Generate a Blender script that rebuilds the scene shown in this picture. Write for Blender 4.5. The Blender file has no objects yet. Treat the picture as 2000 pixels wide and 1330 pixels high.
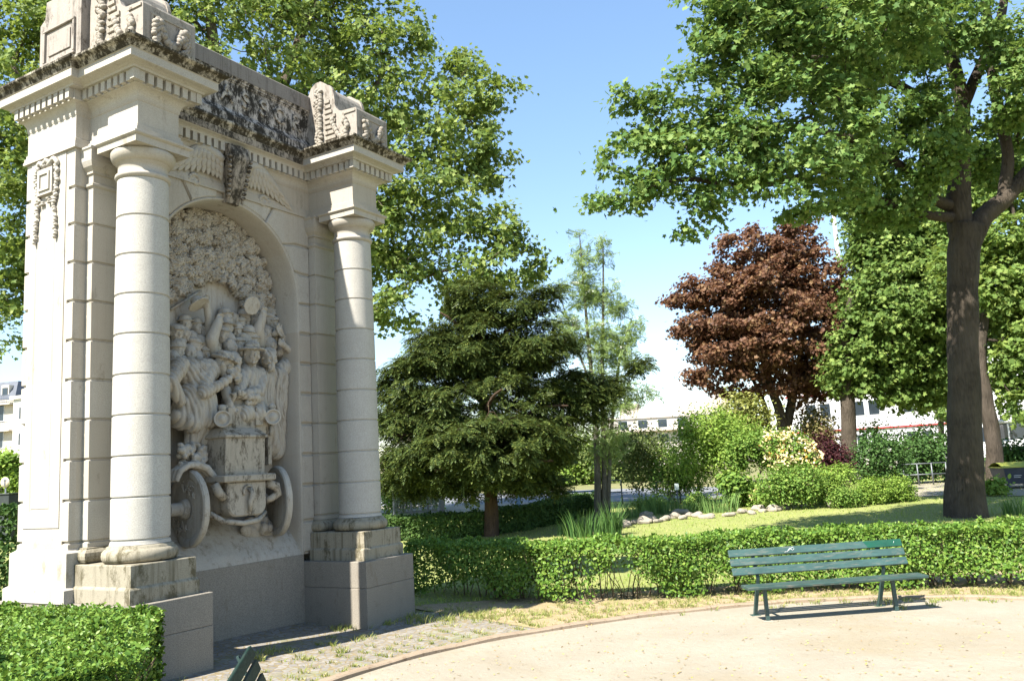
import bpy, bmesh, math, random
import numpy as np
from mathutils import Vector, Matrix
random.seed(7); RNG = np.random.default_rng(11)
SC = bpy.context.scene
COL = SC.collection
# ------------------------------------------------------------------ camera
CF, CP, CR = 1651.77, 0.14626427, -0.05712565
CH = 2.0
_cp, _sp, _cr, _sr = math.cos(CP), math.sin(CP), math.cos(CR), math.sin(CR)
cF = np.array([0, _cp, _sp]); cU0 = np.array([0, -_sp, _cp]); cR0 = np.array([1., 0, 0])
cR = _cr * cR0 + _sr * cU0; cU = -_sr * cR0 + _cr * cU0
CAM = np.array([0, 0, CH])
cam = bpy.data.cameras.new('camera'); camo = bpy.data.objects.new('camera', cam); COL.objects.link(camo)
cam.sensor_width = 36.0; cam.lens = 36.0 * CF / 2000.0; cam.clip_end = 3000; cam.clip_start = .05
camo.matrix_world = Matrix(((cR[0], cU[0], -cF[0], 0), (cR[1], cU[1], -cF[1], 0), (cR[2], cU[2], -cF[2], CH), (0, 0, 0, 1)))
SC.camera = camo
def ray(px, py): return cF + cR * (px - 1000) / CF - cU * (py - 665) / CF
def sstep(a, b, t):
    t = np.clip((t - a) / (b - a), 0, 1); return t * t * (3 - 2 * t)
def gz(x, y):
    "height of the ground"
    x = np.asarray(x, float); y = np.asarray(y, float)
    near = -.1 * sstep(-4.2, -2.2, x) 
    far = .45 * sstep(13.5, 30, y)
    return near * (1 - sstep(13, 20, y)) + far - .1 * sstep(13, 20, y) * 1.0
def at(px, py, Y):
    "point of the sight line through a pixel at the distance Y ahead"
    d = ray(px, py); return CAM + d * (Y / d[1])
def gp(px, py):
    "where the sight line through a pixel meets the ground"
    d = ray(px, py); t = 5.0
    for _ in range(60):
        P = CAM + d * t; t += (float(gz(P[0], P[1])) - P[2]) / d[2] * .7
    P = CAM + d * t; return P
def onz(px, py, z):
    d = ray(px, py); return CAM + d * ((z - CH) / d[2])
# ------------------------------------------------------------------ objects
def tag(o, label=None, cat=None, group=None, kind=None):
    if label: o['label'] = label
    if cat: o['category'] = cat
    if group: o['group'] = group
    if kind: o['kind'] = kind
    return o
def empty(name, loc=(0, 0, 0), rz=0.0, label=None, cat=None, group=None):
    o = bpy.data.objects.new(name, None); COL.objects.link(o)
    o.location = [float(c) for c in loc]; o.rotation_euler = (0, 0, rz); o.empty_display_size = .2
    return tag(o, label, cat, group)
def mesh_obj(name, me, mat, parent=None, smooth=False):
    o = bpy.data.objects.new(name, me); COL.objects.link(o)
    if mat is not None:
        for m in (mat if isinstance(mat, (list, tuple)) else [mat]): me.materials.append(m)
    if parent is not None: o.parent = parent
    if smooth: me.polygons.foreach_set('use_smooth', [True] * len(me.polygons))
    return o
class MB:
    "collects geometry and links it as ONE mesh object"
    def __init__(s): s.v = []; s.f = []; s.sm = []
    def add(s, vs, fs, smooth=False):
        b = len(s.v); s.v += [tuple(float(c) for c in p) for p in vs]
        s.f += [tuple(b + i for i in f) for f in fs]; s.sm += [smooth] * len(fs); return s
    def box(s, x0, x1, y0, y1, z0, z1, bv=0.0):
        if bv <= 0:
            return s.rects([(x0, x1, y0, y1, z0), (x0, x1, y0, y1, z1)])
        b = bv
        return s.rects([(x0 + b, x1 - b, y0 + b, y1 - b, z0), (x0, x1, y0, y1, z0 + b), (x0, x1, y0, y1, z1 - b), (x0 + b, x1 - b, y0 + b, y1 - b, z1)])
    def rects(s, L):
        "stack of rectangles (x0,x1,y0,y1,z), capped"
        vs = []; fs = []
        for (x0, x1, y0, y1, z) in L: vs += [(x0, y0, z), (x1, y0, z), (x1, y1, z), (x0, y1, z)]
        n = len(L)
        for i in range(n - 1):
            for k in range(4):
                a, b = i * 4 + k, i * 4 + (k + 1) % 4; fs.append((a, b, b + 4, a + 4))
        fs.append((3, 2, 1, 0)); e = (n - 1) * 4; fs.append((e, e + 1, e + 2, e + 3))
        return s.add(vs, fs)
    def obox(s, c, ax, ay, az, hx, hy, hz):
        c = np.array(c, float); ax, ay, az = (np.array(q, float) for q in (ax, ay, az))
        vs = [c + ax * hx * i + ay * hy * j + az * hz * k for k in (-1, 1) for j in (-1, 1) for i in (-1, 1)]
        return s.add(vs, [(0, 2, 3, 1), (4, 5, 7, 6), (0, 1, 5, 4), (2, 6, 7, 3), (0, 4, 6, 2), (1, 3, 7, 5)])
    def poly(s, P, prof, fac=None, cap=True):
        "rectilinear plan polygon (ccw) swept up a profile of (offset, z), corners mitred"
        n = len(P); P = [np.array(p, float) for p in P]; fac = fac or [1] * n
        nr = []
        for i in range(n):
            d = P[(i + 1) % n] - P[i]; d = d / np.linalg.norm(d); nr.append(np.array([d[1], -d[0]]) * fac[i])
        vs = []; fs = []
        for off, z in prof:
            for i in range(n):
                q = P[i] + (nr[i - 1] + nr[i]) * off; vs.append((q[0], q[1], z))
        m = len(prof)
        for k in range(m - 1):
            for i in range(n):
                a, b = k * n + i, k * n + (i + 1) % n; fs.append((a, b, b + n, a + n))
        if cap:
            fs.append(tuple(range(n - 1, -1, -1))); fs.append(tuple((m - 1) * n + i for i in range(n)))
        return s.add(vs, fs)
    def lathe(s, prof, c=(0, 0, 0), n=48, cap=True, smooth=True, hard=None):
        vs = []; fs = []; m = len(prof)
        for r, z in prof:
            for i in range(n):
                a = 2 * math.pi * i / n; vs.append((c[0] + r * math.cos(a), c[1] + r * math.sin(a), c[2] + z))
        for k in range(m - 1):
            for i in range(n):
                a, b = k * n + i, k * n + (i + 1) % n; fs.append((a, b, b + n, a + n))
        s.add(vs, fs, smooth)
        if cap:
            b = len(s.v) - len(vs)
            s.f += [tuple(b + n - 1 - i for i in range(n)), tuple(b + (m - 1) * n + i for i in range(n))]; s.sm += [False, False]
        return s
    def prism(s, P2, y0, y1, ch=0.0, to=lambda a, y, b: (a, y, b)):
        "polygon in (a,b) extruded from y1 (back) to y0 (front), front edge chamfered by ch"
        n = len(P2); P = [np.array(p, float) for p in P2]; c = sum(P) / n
        def inset(d):
            out = []
            for i in range(n):
                e1 = P[i] - P[i - 1]; e2 = P[(i + 1) % n] - P[i]; e1 /= np.linalg.norm(e1) + 1e-9; e2 /= np.linalg.norm(e2) + 1e-9
                n1 = np.array([-e1[1], e1[0]]); n2 = np.array([-e2[1], e2[0]]); k = n1 + n2; k = k / max(.35, (1 + n1 @ n2))
                out.append(P[i] + k * d)
            return out
        ar = sum(P[i][0] * P[(i + 1) % n][1] - P[(i + 1) % n][0] * P[i][1] for i in range(n))
        if ar < 0: P.reverse()
        rings = [(P, y1), (P, y0 + ch)] + ([(inset(ch), y0)] if ch > 0 else [])
        if ch == 0: rings = [(P, y1), (P, y0)]
        vs = [to(p[0], y, p[1]) for (R_, y) in rings for p in R_]; fs = []
        for k in range(len(rings) - 1):
            for i in range(n):
                a, b = k * n + i, k * n + (i + 1) % n; fs.append((a, a + n, b + n, b)[::-1])
        fs.append(tuple(range(n))); e = (len(rings) - 1) * n; fs.append(tuple(e + n - 1 - i for i in range(n)))
        return s.add(vs, fs)
    def tube(s, pts, rad, n=8, cap=True, smooth=True):
        pts = [np.array(p, float) for p in pts]; m = len(pts)
        if not hasattr(rad, '__len__'): rad = [rad] * m
        ref = np.array([0, 0, 1.]); vs = []; fs = []
        for i in range(m):
            t = pts[min(i + 1, m - 1)] - pts[max(i - 1, 0)]; t = t / (np.linalg.norm(t) + 1e-12)
            if abs(t @ ref) > .95: ref = np.array([1., 0, 0]) if abs(t[0]) < .9 else np.array([0, 1., 0])
            a = np.cross(ref, t); a /= np.linalg.norm(a); b = np.cross(t, a); ref = b
            for k in range(n):
                w = 2 * math.pi * k / n; vs.append(pts[i] + (a * math.cos(w) + b * math.sin(w)) * rad[i])
        for i in range(m - 1):
            for k in range(n):
                q, r_ = i * n + k, i * n + (k + 1) % n; fs.append((q, r_, r_ + n, q + n))
        s.add(vs, fs, smooth)
        if cap:
            b0 = len(s.v) - len(vs)
            s.f += [tuple(b0 + n - 1 - i for i in range(n)), tuple(b0 + (m - 1) * n + i for i in range(n))]; s.sm += [False, False]
        return s
    def ell(s, c, r, R=None, nu=14, nv=9):
        c = np.array(c, float); vs = []; fs = []
        for j in range(nv + 1):
            th = math.pi * j / nv
            for i in range(nu):
                ph = 2 * math.pi * i / nu
                p = np.array([math.sin(th) * math.cos(ph) * r[0], math.sin(th) * math.sin(ph) * r[1], math.cos(th) * r[2]])
                if R is not None: p = R @ p
                vs.append(c + p)
        for j in range(nv):
            for i in range(nu):
                a, b = j * nu + i, j * nu + (i + 1) % nu; fs.append((a, a + nu, b + nu, b))
        return s.add(vs, fs, True)
    def grid(s, F, nu, nv, smooth=True):
        vs = [F(i / nu, j / nv) for j in range(nv + 1) for i in range(nu + 1)]; w = nu + 1
        return s.add(vs, [(j * w + i, j * w + i + 1, (j + 1) * w + i + 1, (j + 1) * w + i) for j in range(nv) for i in range(nu)], smooth)
    def mesh(s, name):
        me = bpy.data.meshes.new(name); me.from_pydata(s.v, [], s.f)
        me.polygons.foreach_set('use_smooth', s.sm); me.validate(); me.update(); return me
    def build(s, name, mat, parent=None, fix=False):
        me = s.mesh(name)
        if fix:
            bm = bmesh.new(); bm.from_mesh(me); bmesh.ops.remove_doubles(bm, verts=bm.verts, dist=1e-5); bmesh.ops.recalc_face_normals(bm, faces=bm.faces); bm.to_mesh(me); bm.free()
        return mesh_obj(name, me, mat, parent)
def rotm(axis, a):
    return np.array(Matrix.Rotation(a, 3, Vector(axis)))
# ------------------------------------------------------------------ materials
class NT:
    def __init__(s, name):
        s.m = bpy.data.materials.new(name); s.m.use_nodes = True; s.t = s.m.node_tree; s.t.nodes.clear()
        s.out = s.n('ShaderNodeOutputMaterial')
    def n(s, ty, **kw):
        nd = s.t.nodes.new(ty)
        for k, v in kw.items():
            if k.startswith('i_'):
                key = k[2:].replace('_', ' '); nd.inputs[key].default_value = v
            else: setattr(nd, k, v)
        return nd
    def l(s, a, b): s.t.links.new(a, b)
    def coord(s, scale=1.0, kind='Object', vec=None):
        tc = s.n('ShaderNodeTexCoord'); mp = s.n('ShaderNodeMapping'); mp.inputs['Scale'].default_value = vec or (scale, scale, scale)
        s.l(tc.outputs[kind], mp.inputs['Vector']); return mp.outputs['Vector']
    def noise(s, vec, scale, detail=5, rough=.6, dist=0.0):
        nd = s.n('ShaderNodeTexNoise'); nd.inputs['Scale'].default_value = scale; nd.inputs['Detail'].default_value = detail
        nd.inputs['Roughness'].default_value = rough; nd.inputs['Distortion'].default_value = dist
        s.l(vec, nd.inputs['Vector']); return nd.outputs['Fac']
    def ramp(s, fac, stops):
        r = s.n('ShaderNodeValToRGB'); e = r.color_ramp.elements
        while len(e) < len(stops): e.new(.5)
        for el, (p, c) in zip(e, stops):
            el.position = p; el.color = (*c, 1) if hasattr(c, '__len__') else (c, c, c, 1)
        s.l(fac, r.inputs['Fac']); return r.outputs['Color']
    def mix(s, fac, a, b, mode='MIX'):
        nd = s.n('ShaderNodeMix', data_type='RGBA', blend_type=mode)
        for sock, v in ((nd.inputs[0], fac), (nd.inputs[6], a), (nd.inputs[7], b)):
            if isinstance(v, bpy.types.NodeSocket): s.l(v, sock)
            elif hasattr(v, '__len__'): sock.default_value = (*v, 1)
            else: sock.default_value = v
        return nd.outputs[2]
    def math(s, op, a, b=None, clamp=False):
        nd = s.n('ShaderNodeMath', operation=op); nd.use_clamp = clamp
        for sock, v in ((nd.inputs[0], a), (nd.inputs[1], b)):
            if v is None: continue
            if isinstance(v, bpy.types.NodeSocket): s.l(v, sock)
            else: sock.default_value = v
        return nd.outputs[0]
    def bump(s, h, strength=.3, dist=.02, nrm=None):
        b = s.n('ShaderNodeBump'); b.inputs['Strength'].default_value = strength; b.inputs['Distance'].default_value = dist
        s.l(h, b.inputs['Height'])
        if nrm is not None: s.l(nrm, b.inputs['Normal'])
        return b.outputs['Normal']
    def pbr(s, col, rough=.8, nrm=None, spec=.3, metal=0.0):
        p = s.n('ShaderNodeBsdfPrincipled')
        if isinstance(col, bpy.types.NodeSocket): s.l(col, p.inputs['Base Color'])
        else: p.inputs['Base Color'].default_value = (*col, 1)
        if isinstance(rough, bpy.types.NodeSocket): s.l(rough, p.inputs['Roughness'])
        else: p.inputs['Roughness'].default_value = rough
        p.inputs['Specular IOR Level'].default_value = spec; p.inputs['Metallic'].default_value = metal
        if nrm is not None: s.l(nrm, p.inputs['Normal'])
        return p.outputs['BSDF']
    def done(s, sh): s.l(sh, s.out.inputs['Surface']); return s.m
def mat_stone(name, base, dirt=.25, dirtcol=(.10, .085, .06), streak=0.0, scale=1.0, grain=.5, courses=0.0):
    base = tuple(q * .68 for q in base); dirtcol = tuple(q * .62 for q in dirtcol)
    t = NT(name); v = t.coord(1.0)
    big = t.noise(v, 1.1 * scale, 6, .65); mid = t.noise(v, 7 * scale, 6, .7); fine = t.noise(v, 90, 3, .7)
    lo = tuple(c * .80 for c in base); hi = tuple(min(1, c * 1.12) for c in base)
    c = t.ramp(big, [(.3, lo), (.7, hi)])
    c = t.mix(.5, c, t.ramp(mid, [(.3, tuple(q * .9 for q in base)), (.7, tuple(min(1, q * 1.08) for q in base))]))
    c = t.mix(t.ramp(fine, [(.42, grain), (.56, 0.0)]), c, tuple(q * .62 for q in base))
    if courses > 0:
        sp = t.n('ShaderNodeSeparateXYZ'); t.l(v, sp.inputs[0]); fl = t.math('FLOOR', t.math('DIVIDE', t.math('SUBTRACT', sp.outputs[2], .9815), .4535)); sx = t.math('FLOOR', t.math('MULTIPLY', t.math('ADD', sp.outputs[0], .37), .62)); wn = t.n('ShaderNodeTexWhiteNoise', noise_dimensions='1D'); t.l(t.math('ADD', fl, t.math('MULTIPLY', sx, 7.3)), wn.inputs['W'])
        c = t.mix(t.math('MULTIPLY', wn.outputs['Value'], courses), c, tuple(q * f_ for q, f_ in zip(base, (.80, .74, .66))))
    if streak > 0:
        vs = t.coord(vec=(14, 14, .7)); st = t.noise(vs, 1.0, 4, .6)
        c = t.mix(t.ramp(st, [(.52, 0.0), (.72, streak)]), c, dirtcol)
    if dirt > 0:
        d = t.noise(t.coord(vec=(1.25, 1.25, .6)), 3.3 * scale, 9, .80, 0.0)
        c = t.mix(t.ramp(d, [(.58 - .12 * dirt, 0.0), (.66 - .10 * dirt, min(1, .40 + dirt))]), c, dirtcol)
    h = t.math('ADD', t.math('MULTIPLY', mid, .5), t.math('MULTIPLY', fine, .5))
    return t.done(t.pbr(c, .88, t.bump(h, .35, .008), .2))
def mat_plain(name, col, rough=.6, spec=.3, metal=0.0, var=.15, scale=6.0, bump=0.0):
    t = NT(name); v = t.coord(1.0); nz = t.noise(v, scale, 5, .65)
    c = t.ramp(nz, [(.3, tuple(q * (1 - var) for q in col)), (.7, tuple(min(1, q * (1 + var)) for q in col))])
    return t.done(t.pbr(c, rough, t.bump(nz, bump, .01) if bump else None, spec, metal))
LEAFK = 1.5
def mat_leaf(name, c1, c2, c3=None, trans=.35, tcol=None, rough=.6, spec=.16):
    "leaf: colour differs from leaf to leaf; some light passes through"
    t = NT(name); g = t.n('ShaderNodeNewGeometry'); c1, c2, c3, tcol = (tuple(min(.8, q * LEAFK) for q in c) if c else None for c in (c1, c2, c3, tcol))
    st = [(0.0, c1), (.6, c2)] + ([(1.0, c3)] if c3 else [])
    c = t.ramp(g.outputs['Random Per Island'], st)
    p = t.pbr(c, rough, None, spec)
    tr = t.n('ShaderNodeBsdfTranslucent')
    tc = t.mix(.55, c, tcol or (c2[0] * 1.5, c2[1] * 1.45, c2[2] * .6)); t.l(tc, tr.inputs['Color'])
    mx = t.n('ShaderNodeMixShader'); mx.inputs[0].default_value = trans; t.l(p, mx.inputs[1]); t.l(tr.outputs[0], mx.inputs[2])
    return t.done(mx.outputs[0])
def mat_bark(name, c1, c2, sc=1.0):
    t = NT(name); v = t.coord(vec=(9 * sc, 9 * sc, 1.6 * sc)); nz = t.noise(v, 2.0, 8, .7, .5); big = t.noise(t.coord(1.0), 1.3, 4, .6)
    c = t.mix(t.ramp(big, [(.35, 0.0), (.7, .6)]), t.ramp(nz, [(.3, c1), (.68, c2)]), tuple(q * 1.5 for q in c2))
    return t.done(t.pbr(c, .9, t.bump(t.math('ADD', nz, t.math('MULTIPLY', t.noise(t.coord(vec=(26 * sc, 26 * sc, 5 * sc)), 1.0, 5, .7), .6)), 1.0, .09), .15))
# ------------------------------------------------------------------ light
AZ, EL = math.radians(47.5), math.radians(50)
SUN_TO = np.array([-math.cos(AZ) * math.cos(EL), -math.sin(AZ) * math.cos(EL), math.sin(EL)])
W = bpy.data.worlds.new('World'); SC.world = W; W.use_nodes = True; wt = W.node_tree
bg = wt.nodes.get('Background') or wt.nodes.new('ShaderNodeBackground')
sky = wt.nodes.new('ShaderNodeTexSky'); sky.sky_type = 'NISHITA'; sky.sun_disc = False
sky.sun_elevation = EL; sky.sun_rotation = math.atan2(SUN_TO[0], SUN_TO[1]); sky.air_density = 1.0; sky.dust_density = .1; sky.ozone_density = 1.5; sky.altitude = 0
gm = wt.nodes.new('ShaderNodeGamma'); gm.inputs[1].default_value = .80; hs = wt.nodes.new('ShaderNodeHueSaturation'); hs.inputs['Saturation'].default_value = 1.15; wt.links.new(sky.outputs[0], gm.inputs[0]); wt.links.new(gm.outputs[0], hs.inputs['Color']); wt.links.new(hs.outputs[0], bg.inputs['Color']); bg.inputs['Strength'].default_value = .12
sl = bpy.data.lights.new('sun', 'SUN'); sl.energy = 5.0; sl.angle = math.radians(.53); sl.color = (1, .95, .86)
so = bpy.data.objects.new('sun', sl); COL.objects.link(so); so.rotation_euler = Vector(-SUN_TO).to_track_quat('-Z', 'Y').to_euler(); so.location = (-20, -20, 30)
SC.view_settings.view_transform = 'Standard'; SC.view_settings.look = 'None'; SC.view_settings.gamma = 1; SC.view_settings.exposure = 1.7
SC.cycles.max_bounces = 6; SC.cycles.diffuse_bounces = 4; SC.cycles.transparent_max_bounces = 4
SC.cycles.caustics_reflective = False; SC.cycles.caustics_refractive = False
# ================================================================== the monument
A0 = np.array([-4.2211, 9.526, 0.0]); YAW = 1.04504836; D = 3.66683; UC = D / 2
mu = np.array([math.cos(YAW), math.sin(YAW), 0]); mv = np.array([-math.sin(YAW), math.cos(YAW), 0])
def rp(px, py, V):
    "monument coordinates of the point of a sight line lying V behind the column axes"
    d = ray(px, py); P0 = A0 + V * mv; P = CAM + d * (((P0 - CAM) @ mv) / (d @ mv)); q = P - A0
    return np.array([q @ mu, V, P[2]])
STONE = mat_stone('pale_limestone', (.60, .562, .495), .05, (.24, .20, .15), .16, courses=.6)
STONE_SH = mat_stone('column_limestone', (.61, .58, .52), .0, grain=.55)
STAIN = mat_stone('stained_limestone', (.43, .385, .29), .55, (.14, .12, .07), .75)
GRAN = mat_stone('grey_granite_plinth', (.385, .345, .285), .22, (.25, .21, .16), .15, 1.0, .9)
CRUST = mat_stone('lichen_crusted_stone', (.62, .56, .46), 1.45, (.060, .050, .032), .75, 2.4)
CRUST2 = mat_stone('black_crusted_stone', (.66, .60, .54), 1.25, (.045, .040, .032), .6, 2.0)
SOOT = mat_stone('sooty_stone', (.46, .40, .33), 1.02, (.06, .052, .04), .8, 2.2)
RELIEF = mat_stone('carved_limestone', (.60, .55, .47), .30, (.30, .24, .17), .45, 1.5, .35)
RELIEFD = mat_stone('grimy_carved_limestone', (.54, .48, .39), .62, (.17, .14, .10), .28, 1.8, .35)
JOINT = [1.435, 1.890, 2.337, 2.786, 3.236, 3.690, 4.145, 4.603, 5.058]
mon = empty('monument', A0, YAW, 'pale stone monument with two banded columns framing a carved motor car and crowd', 'monument')
def groove(r, z, d=.016, h=.014): return [(r, z - h), (r - d, z - h * .35), (r - d, z + h * .35), (r, z + h)]
def rust_rects(x0, x1, y0, y1, z0, z1, joints, d=.02, h=.018):
    L = [(x0, x1, y0, y1, z0)]
    for z in joints:
        if z0 + h < z < z1 - h: L += [(x0, x1, y0, y1, z - h), (x0 + d, x1 - d, y0 + d, y1 - d, z - h * .4), (x0 + d, x1 - d, y0 + d, y1 - d, z + h * .4), (x0, x1, y0, y1, z + h)]
    return L + [(x0, x1, y0, y1, z1)]
WF = .62      # front of the wall
for cx, side in ((0.0, -1), (D, 1)):
    # plinth and pedestal
    b = MB(); b.box(cx - .533, cx + .533, -.533, 1.82, -.4, .44, .006); b.box(cx - .532, cx + .532, -.532, 1.819, .443, .798, .006)
    b.build('plinth', GRAN, mon)
    b = MB(); h0, h1 = .434, .4085
    b.rects([(cx - h0, cx + h0, -h0, .60, .80), (cx - h0, cx + h0, -h0, .60, .945), (cx - h0 + .006, cx + h0 - .006, -h0 + .006, .60, .957), (cx - h1, cx + h1, -h1, .60, .975), (cx - h1, cx + h1, -h1, .60, 1.19), (cx - h1 + .008, cx + h1 - .008, -h1 + .008, .60, 1.199)])
    b.build('pedestal', STAIN, mon)
    # column: shaft of drums, base and capital
    rr = lambda z: .308 - .030 * max(0, (z - 1.9) / 3.6) ** 1.3
    prof = [(.318, 1.385), (.312, 1.40), (rr(1.42), 1.42)]
    for z in JOINT: prof += groove(rr(z), z)
    prof += [(rr(5.5), 5.505)]
    c = MB(); c.lathe(prof, (cx, 0, 0), 72, True)
    col = c.build('column', STONE_SH, mon)
    md = col.modifiers.new('edges', 'EDGE_SPLIT'); md.split_angle = math.radians(28)
    t = MB(); t.lathe([(.30, 1.201), (.372, 1.212), (.392, 1.245), (.395, 1.28), (.388, 1.315), (.362, 1.342), (.345, 1.348), (.345, 1.368), (.325, 1.378), (.31, 1.384)], (cx, 0, 0), 64)
    t.build('column_base', STAIN, col)
    t = MB(); t.lathe([(.272, 5.507), (.283, 5.515), (.302, 5.53), (.306, 5.548), (.302, 5.566), (.283, 5.577), (.272, 5.585), (.272, 5.685), (.288, 5.69), (.288, 5.708), (.300, 5.712), (.330, 5.735), (.352, 5.775), (.36, 5.815), (.352, 5.844)], (cx, 0, 0), 64)
    t.rects([(cx - .362, cx + .362, -.362, .34, 5.846), (cx - .362, cx + .362, -.362, .34, 5.925), (cx - .374, cx + .374, -.374, .34, 5.930), (cx - .392, cx + .392, -.392, .34, 5.945), (cx - .392, cx + .392, -.392, .34, 5.966)])
    t.build('capital', STONE, col)
    # pilaster behind the column
    p = MB(); x0, x1 = cx - .30, cx + .30
    p.rects(rust_rects(x0, x1, .50, .68, 1.372, 5.44, JOINT))
    pil = p.build('pilaster', STONE, mon)
    t = MB(); R_ = lambda o, z: (x0 - o, x1 + o, .50 - o, .62, z)
    t.rects([R_(.0, 1.201), R_(.055, 1.212), R_(.075, 1.245), R_(.078, 1.28), R_(.070, 1.315), R_(.045, 1.345), R_(.03, 1.352), R_(.03, 1.366), R_(.0, 1.371)])
    t.build('pilaster_base', STAIN, pil)
    t = MB(); t.rects([R_(0, 5.441), R_(.0, 5.50), R_(.025, 5.515), R_(.025, 5.545), R_(0, 5.56), R_(0, 5.66), R_(.02, 5.665), R_(.02, 5.69), R_(.06, 5.74), R_(.082, 5.80), R_(.085, 5.846), R_(.085, 5.925), R_(.1, 5.945), R_(.1, 5.966)])
    t.build('pilaster_capital', STONE, pil)
    # pier behind: grooved front and back margins, smooth side
    p = MB(); xa, xb = (cx - .45, cx + .30) if side < 0 else (cx - .30, cx + .45)
    p.rects(rust_rects(xa, xb, WF, .74, 1.37, 6.10, JOINT + [5.5], .022, .02))
    p.box(xa + .0005, xb - .0005, .7402, 1.4998, 1.37, 6.10)
    p.rects(rust_rects(xa, xb, 1.50, 1.60, 1.37, 6.10, JOINT + [5.5], .022, .02))
    pier = p.build('pier', STONE, mon)
    o = -.05 if side < 0 else .0; o2 = 0 if side < 0 else .05
    p = MB(); p.rects([(xa + o * 1.9, xb + o2 * 1.9, WF - .095, 1.70, .80), (xa + o * 1.9, xb + o2 * 1.9, WF - .095, 1.70, .94), (xa + o, xb + o2, WF - .055, 1.66, .965), (xa + o, xb + o2, WF - .055, 1.66, 1.325), (xa + o * .2, xb + o2 * .2, WF - .01, 1.61, 1.352), (xa, xb, WF, 1.60, 1.369)])
    p.build('pier_base', STAIN if side > 0 else mat_stone('pier_base_stone', (.60, .56, .49), .22, (.30, .25, .16), .3), pier)
    sx = xa if side < 0 else xb
    # raised panel with sunk field on the outer side
    g = MB()
    def lx(d): return sx + side * d
    fr = [(.79, 1.50, 1.60, 5.88)]
    def rectring(o, i, d0, d1):
        (a0, a1, c0, c1), (e0, e1, f0, f1) = o, i
        P = [(lx(d0), a0, c0), (lx(d0), a1, c0), (lx(d0), a1, c1), (lx(d0), a0, c1), (lx(d1), e0, f0), (lx(d1), e1, f0), (lx(d1), e1, f1), (lx(d1), e0, f1)]
        g.add(P, [(k, (k + 1) % 4, (k + 1) % 4 + 4, k + 4) for k in range(4)])
    rectring((.79, 1.49, 1.60, 5.98), (.79, 1.49, 1.60, 5.98), -.002, .009)
    rectring((.79, 1.49, 1.60, 5.98), (.965, 1.37, 1.775, 5.45), .009, .009)
    rectring((.965, 1.37, 1.775, 5.45), (.985, 1.35, 1.80, 5.42), .009, -.004)
    rectring((.985, 1.35, 1.80, 5.42), (1.0, 1.335, 1.82, 5.40), -.004, .006)
    g.add([(lx(.006), 1.0, 1.82), (lx(.006), 1.335, 1.82), (lx(.006), 1.335, 5.40), (lx(.006), 1.0, 5.40)], [(0, 1, 2, 3)])
    g.build('side_panel', STONE, pier, True)
    # cartouche: square plaque hung with ribbons and garlands
    c = MB(); yc, zc = 1.145, 5.66
    for (hw, hh, d0, d1) in ((.15, .16, 0, .055), ): c.rects([(min(lx(.0), lx(d1)), max(lx(0), lx(d1)), yc - hw, yc + hw, zc - hh), (min(lx(.0), lx(d1)), max(lx(0), lx(d1)), yc - hw, yc + hw, zc + hh)])
    for (ya, yb, za, zb) in ((-.11, .11, .085, .115), (-.11, .11, -.115, -.085), (-.11, -.08, -.085, .085), (.08, .11, -.085, .085)):
        c.rects([(min(lx(.055), lx(.072)), max(lx(.055), lx(.072)), yc + ya, yc + yb, zc + za), (min(lx(.055), lx(.072)), max(lx(.055), lx(.072)), yc + ya, yc + yb, zc + zb)])
    rg = random.Random(3 + side)
    for s_ in (-1, 1):
        for k in range(26):
            w = k / 26; z = zc + .20 - w * .95; y = yc + s_ * (.19 + .015 * math.sin(w * 9)); q = .034 * (1 - .5 * w) + rg.random() * .012
            if .62 < w < .68: continue
            a = rg.random() * 6.28
            c.ell((lx(.03), y + rg.uniform(-.02, .02), z), (.030, q * .7, q), rotm((1, 0, 0), a), 8, 5)
        pts = [(lx(.03), yc + s_ * (.02 + .17 * math.sin(w * 1.5)), zc + .19 + .07 * math.sin(w * 3.0)) for w in np.linspace(0, 1, 8)]
        c.tube(pts, [.03] * 8, 6)
        for k in range(7): c.ell((lx(.03), yc + s_ * rg.uniform(.02, .2), zc - .24 - .03 * math.sin(k)), (.022, .026, .016), None, 7, 5)
    for k in range(5): c.ell((lx(.035), yc + (k - 2) * .04, zc + .22 + .02 * (2 - abs(k - 2))), (.035, .022, .035), None, 8, 6)
    c.build('cartouche', STONE, pier)
# ---- wall with the arched recess
RA, ZS, VB = 1.30, 4.60, 1.16
def arch_path(r, z0, n=40):
    P = [(UC - r, z) for z in np.linspace(z0, ZS, 10)[:-1]]
    P += [(UC - r * math.cos(a), ZS + r * math.sin(a)) for a in np.linspace(0, math.pi, n)]
    return P + [(UC + r, z) for z in np.linspace(ZS, z0, 10)[1:]]
w = MB(); x0, x1, zt = .29, D - .29, 6.10
inner = arch_path(RA, .90, 41); outer = []
for (x, z) in inner:
    if z <= ZS + 1e-6 and abs(abs(x - UC) - RA) < 1e-6: outer.append((x0 if x < UC else x1, z))
    else:
        dx, dz = x - UC, z - ZS; k = min((zt - ZS) / dz if dz > 1e-6 else 1e9, (x1 - UC) / abs(dx) if abs(dx) > 1e-6 else 1e9); outer.append((UC + dx * k, ZS + dz * k))
n = len(inner); yb = WF + .03
w.add([(x, yb, z) for x, z in inner] + [(x, yb, z) for x, z in outer], [(i, i + 1, n + i + 1, n + i) for i in range(n - 1)])
for s_ in (-1, 1):
    e = [(x0 if s_ < 0 else x1), ]
    kx = UC + s_ * (x1 - UC); zc = ZS + (zt - ZS)
    ii = [i for i in range(n) if outer[i][1] >= zt - 1e-6]; i0 = ii[0] if s_ < 0 else ii[-1]; i1 = i0 - 1 if s_ < 0 else i0 + 1
    w.add([(outer[i1][0], yb, outer[i1][1]), (kx, yb, zt), (outer[i0][0], yb, zt)], [(0, 1, 2)])
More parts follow.
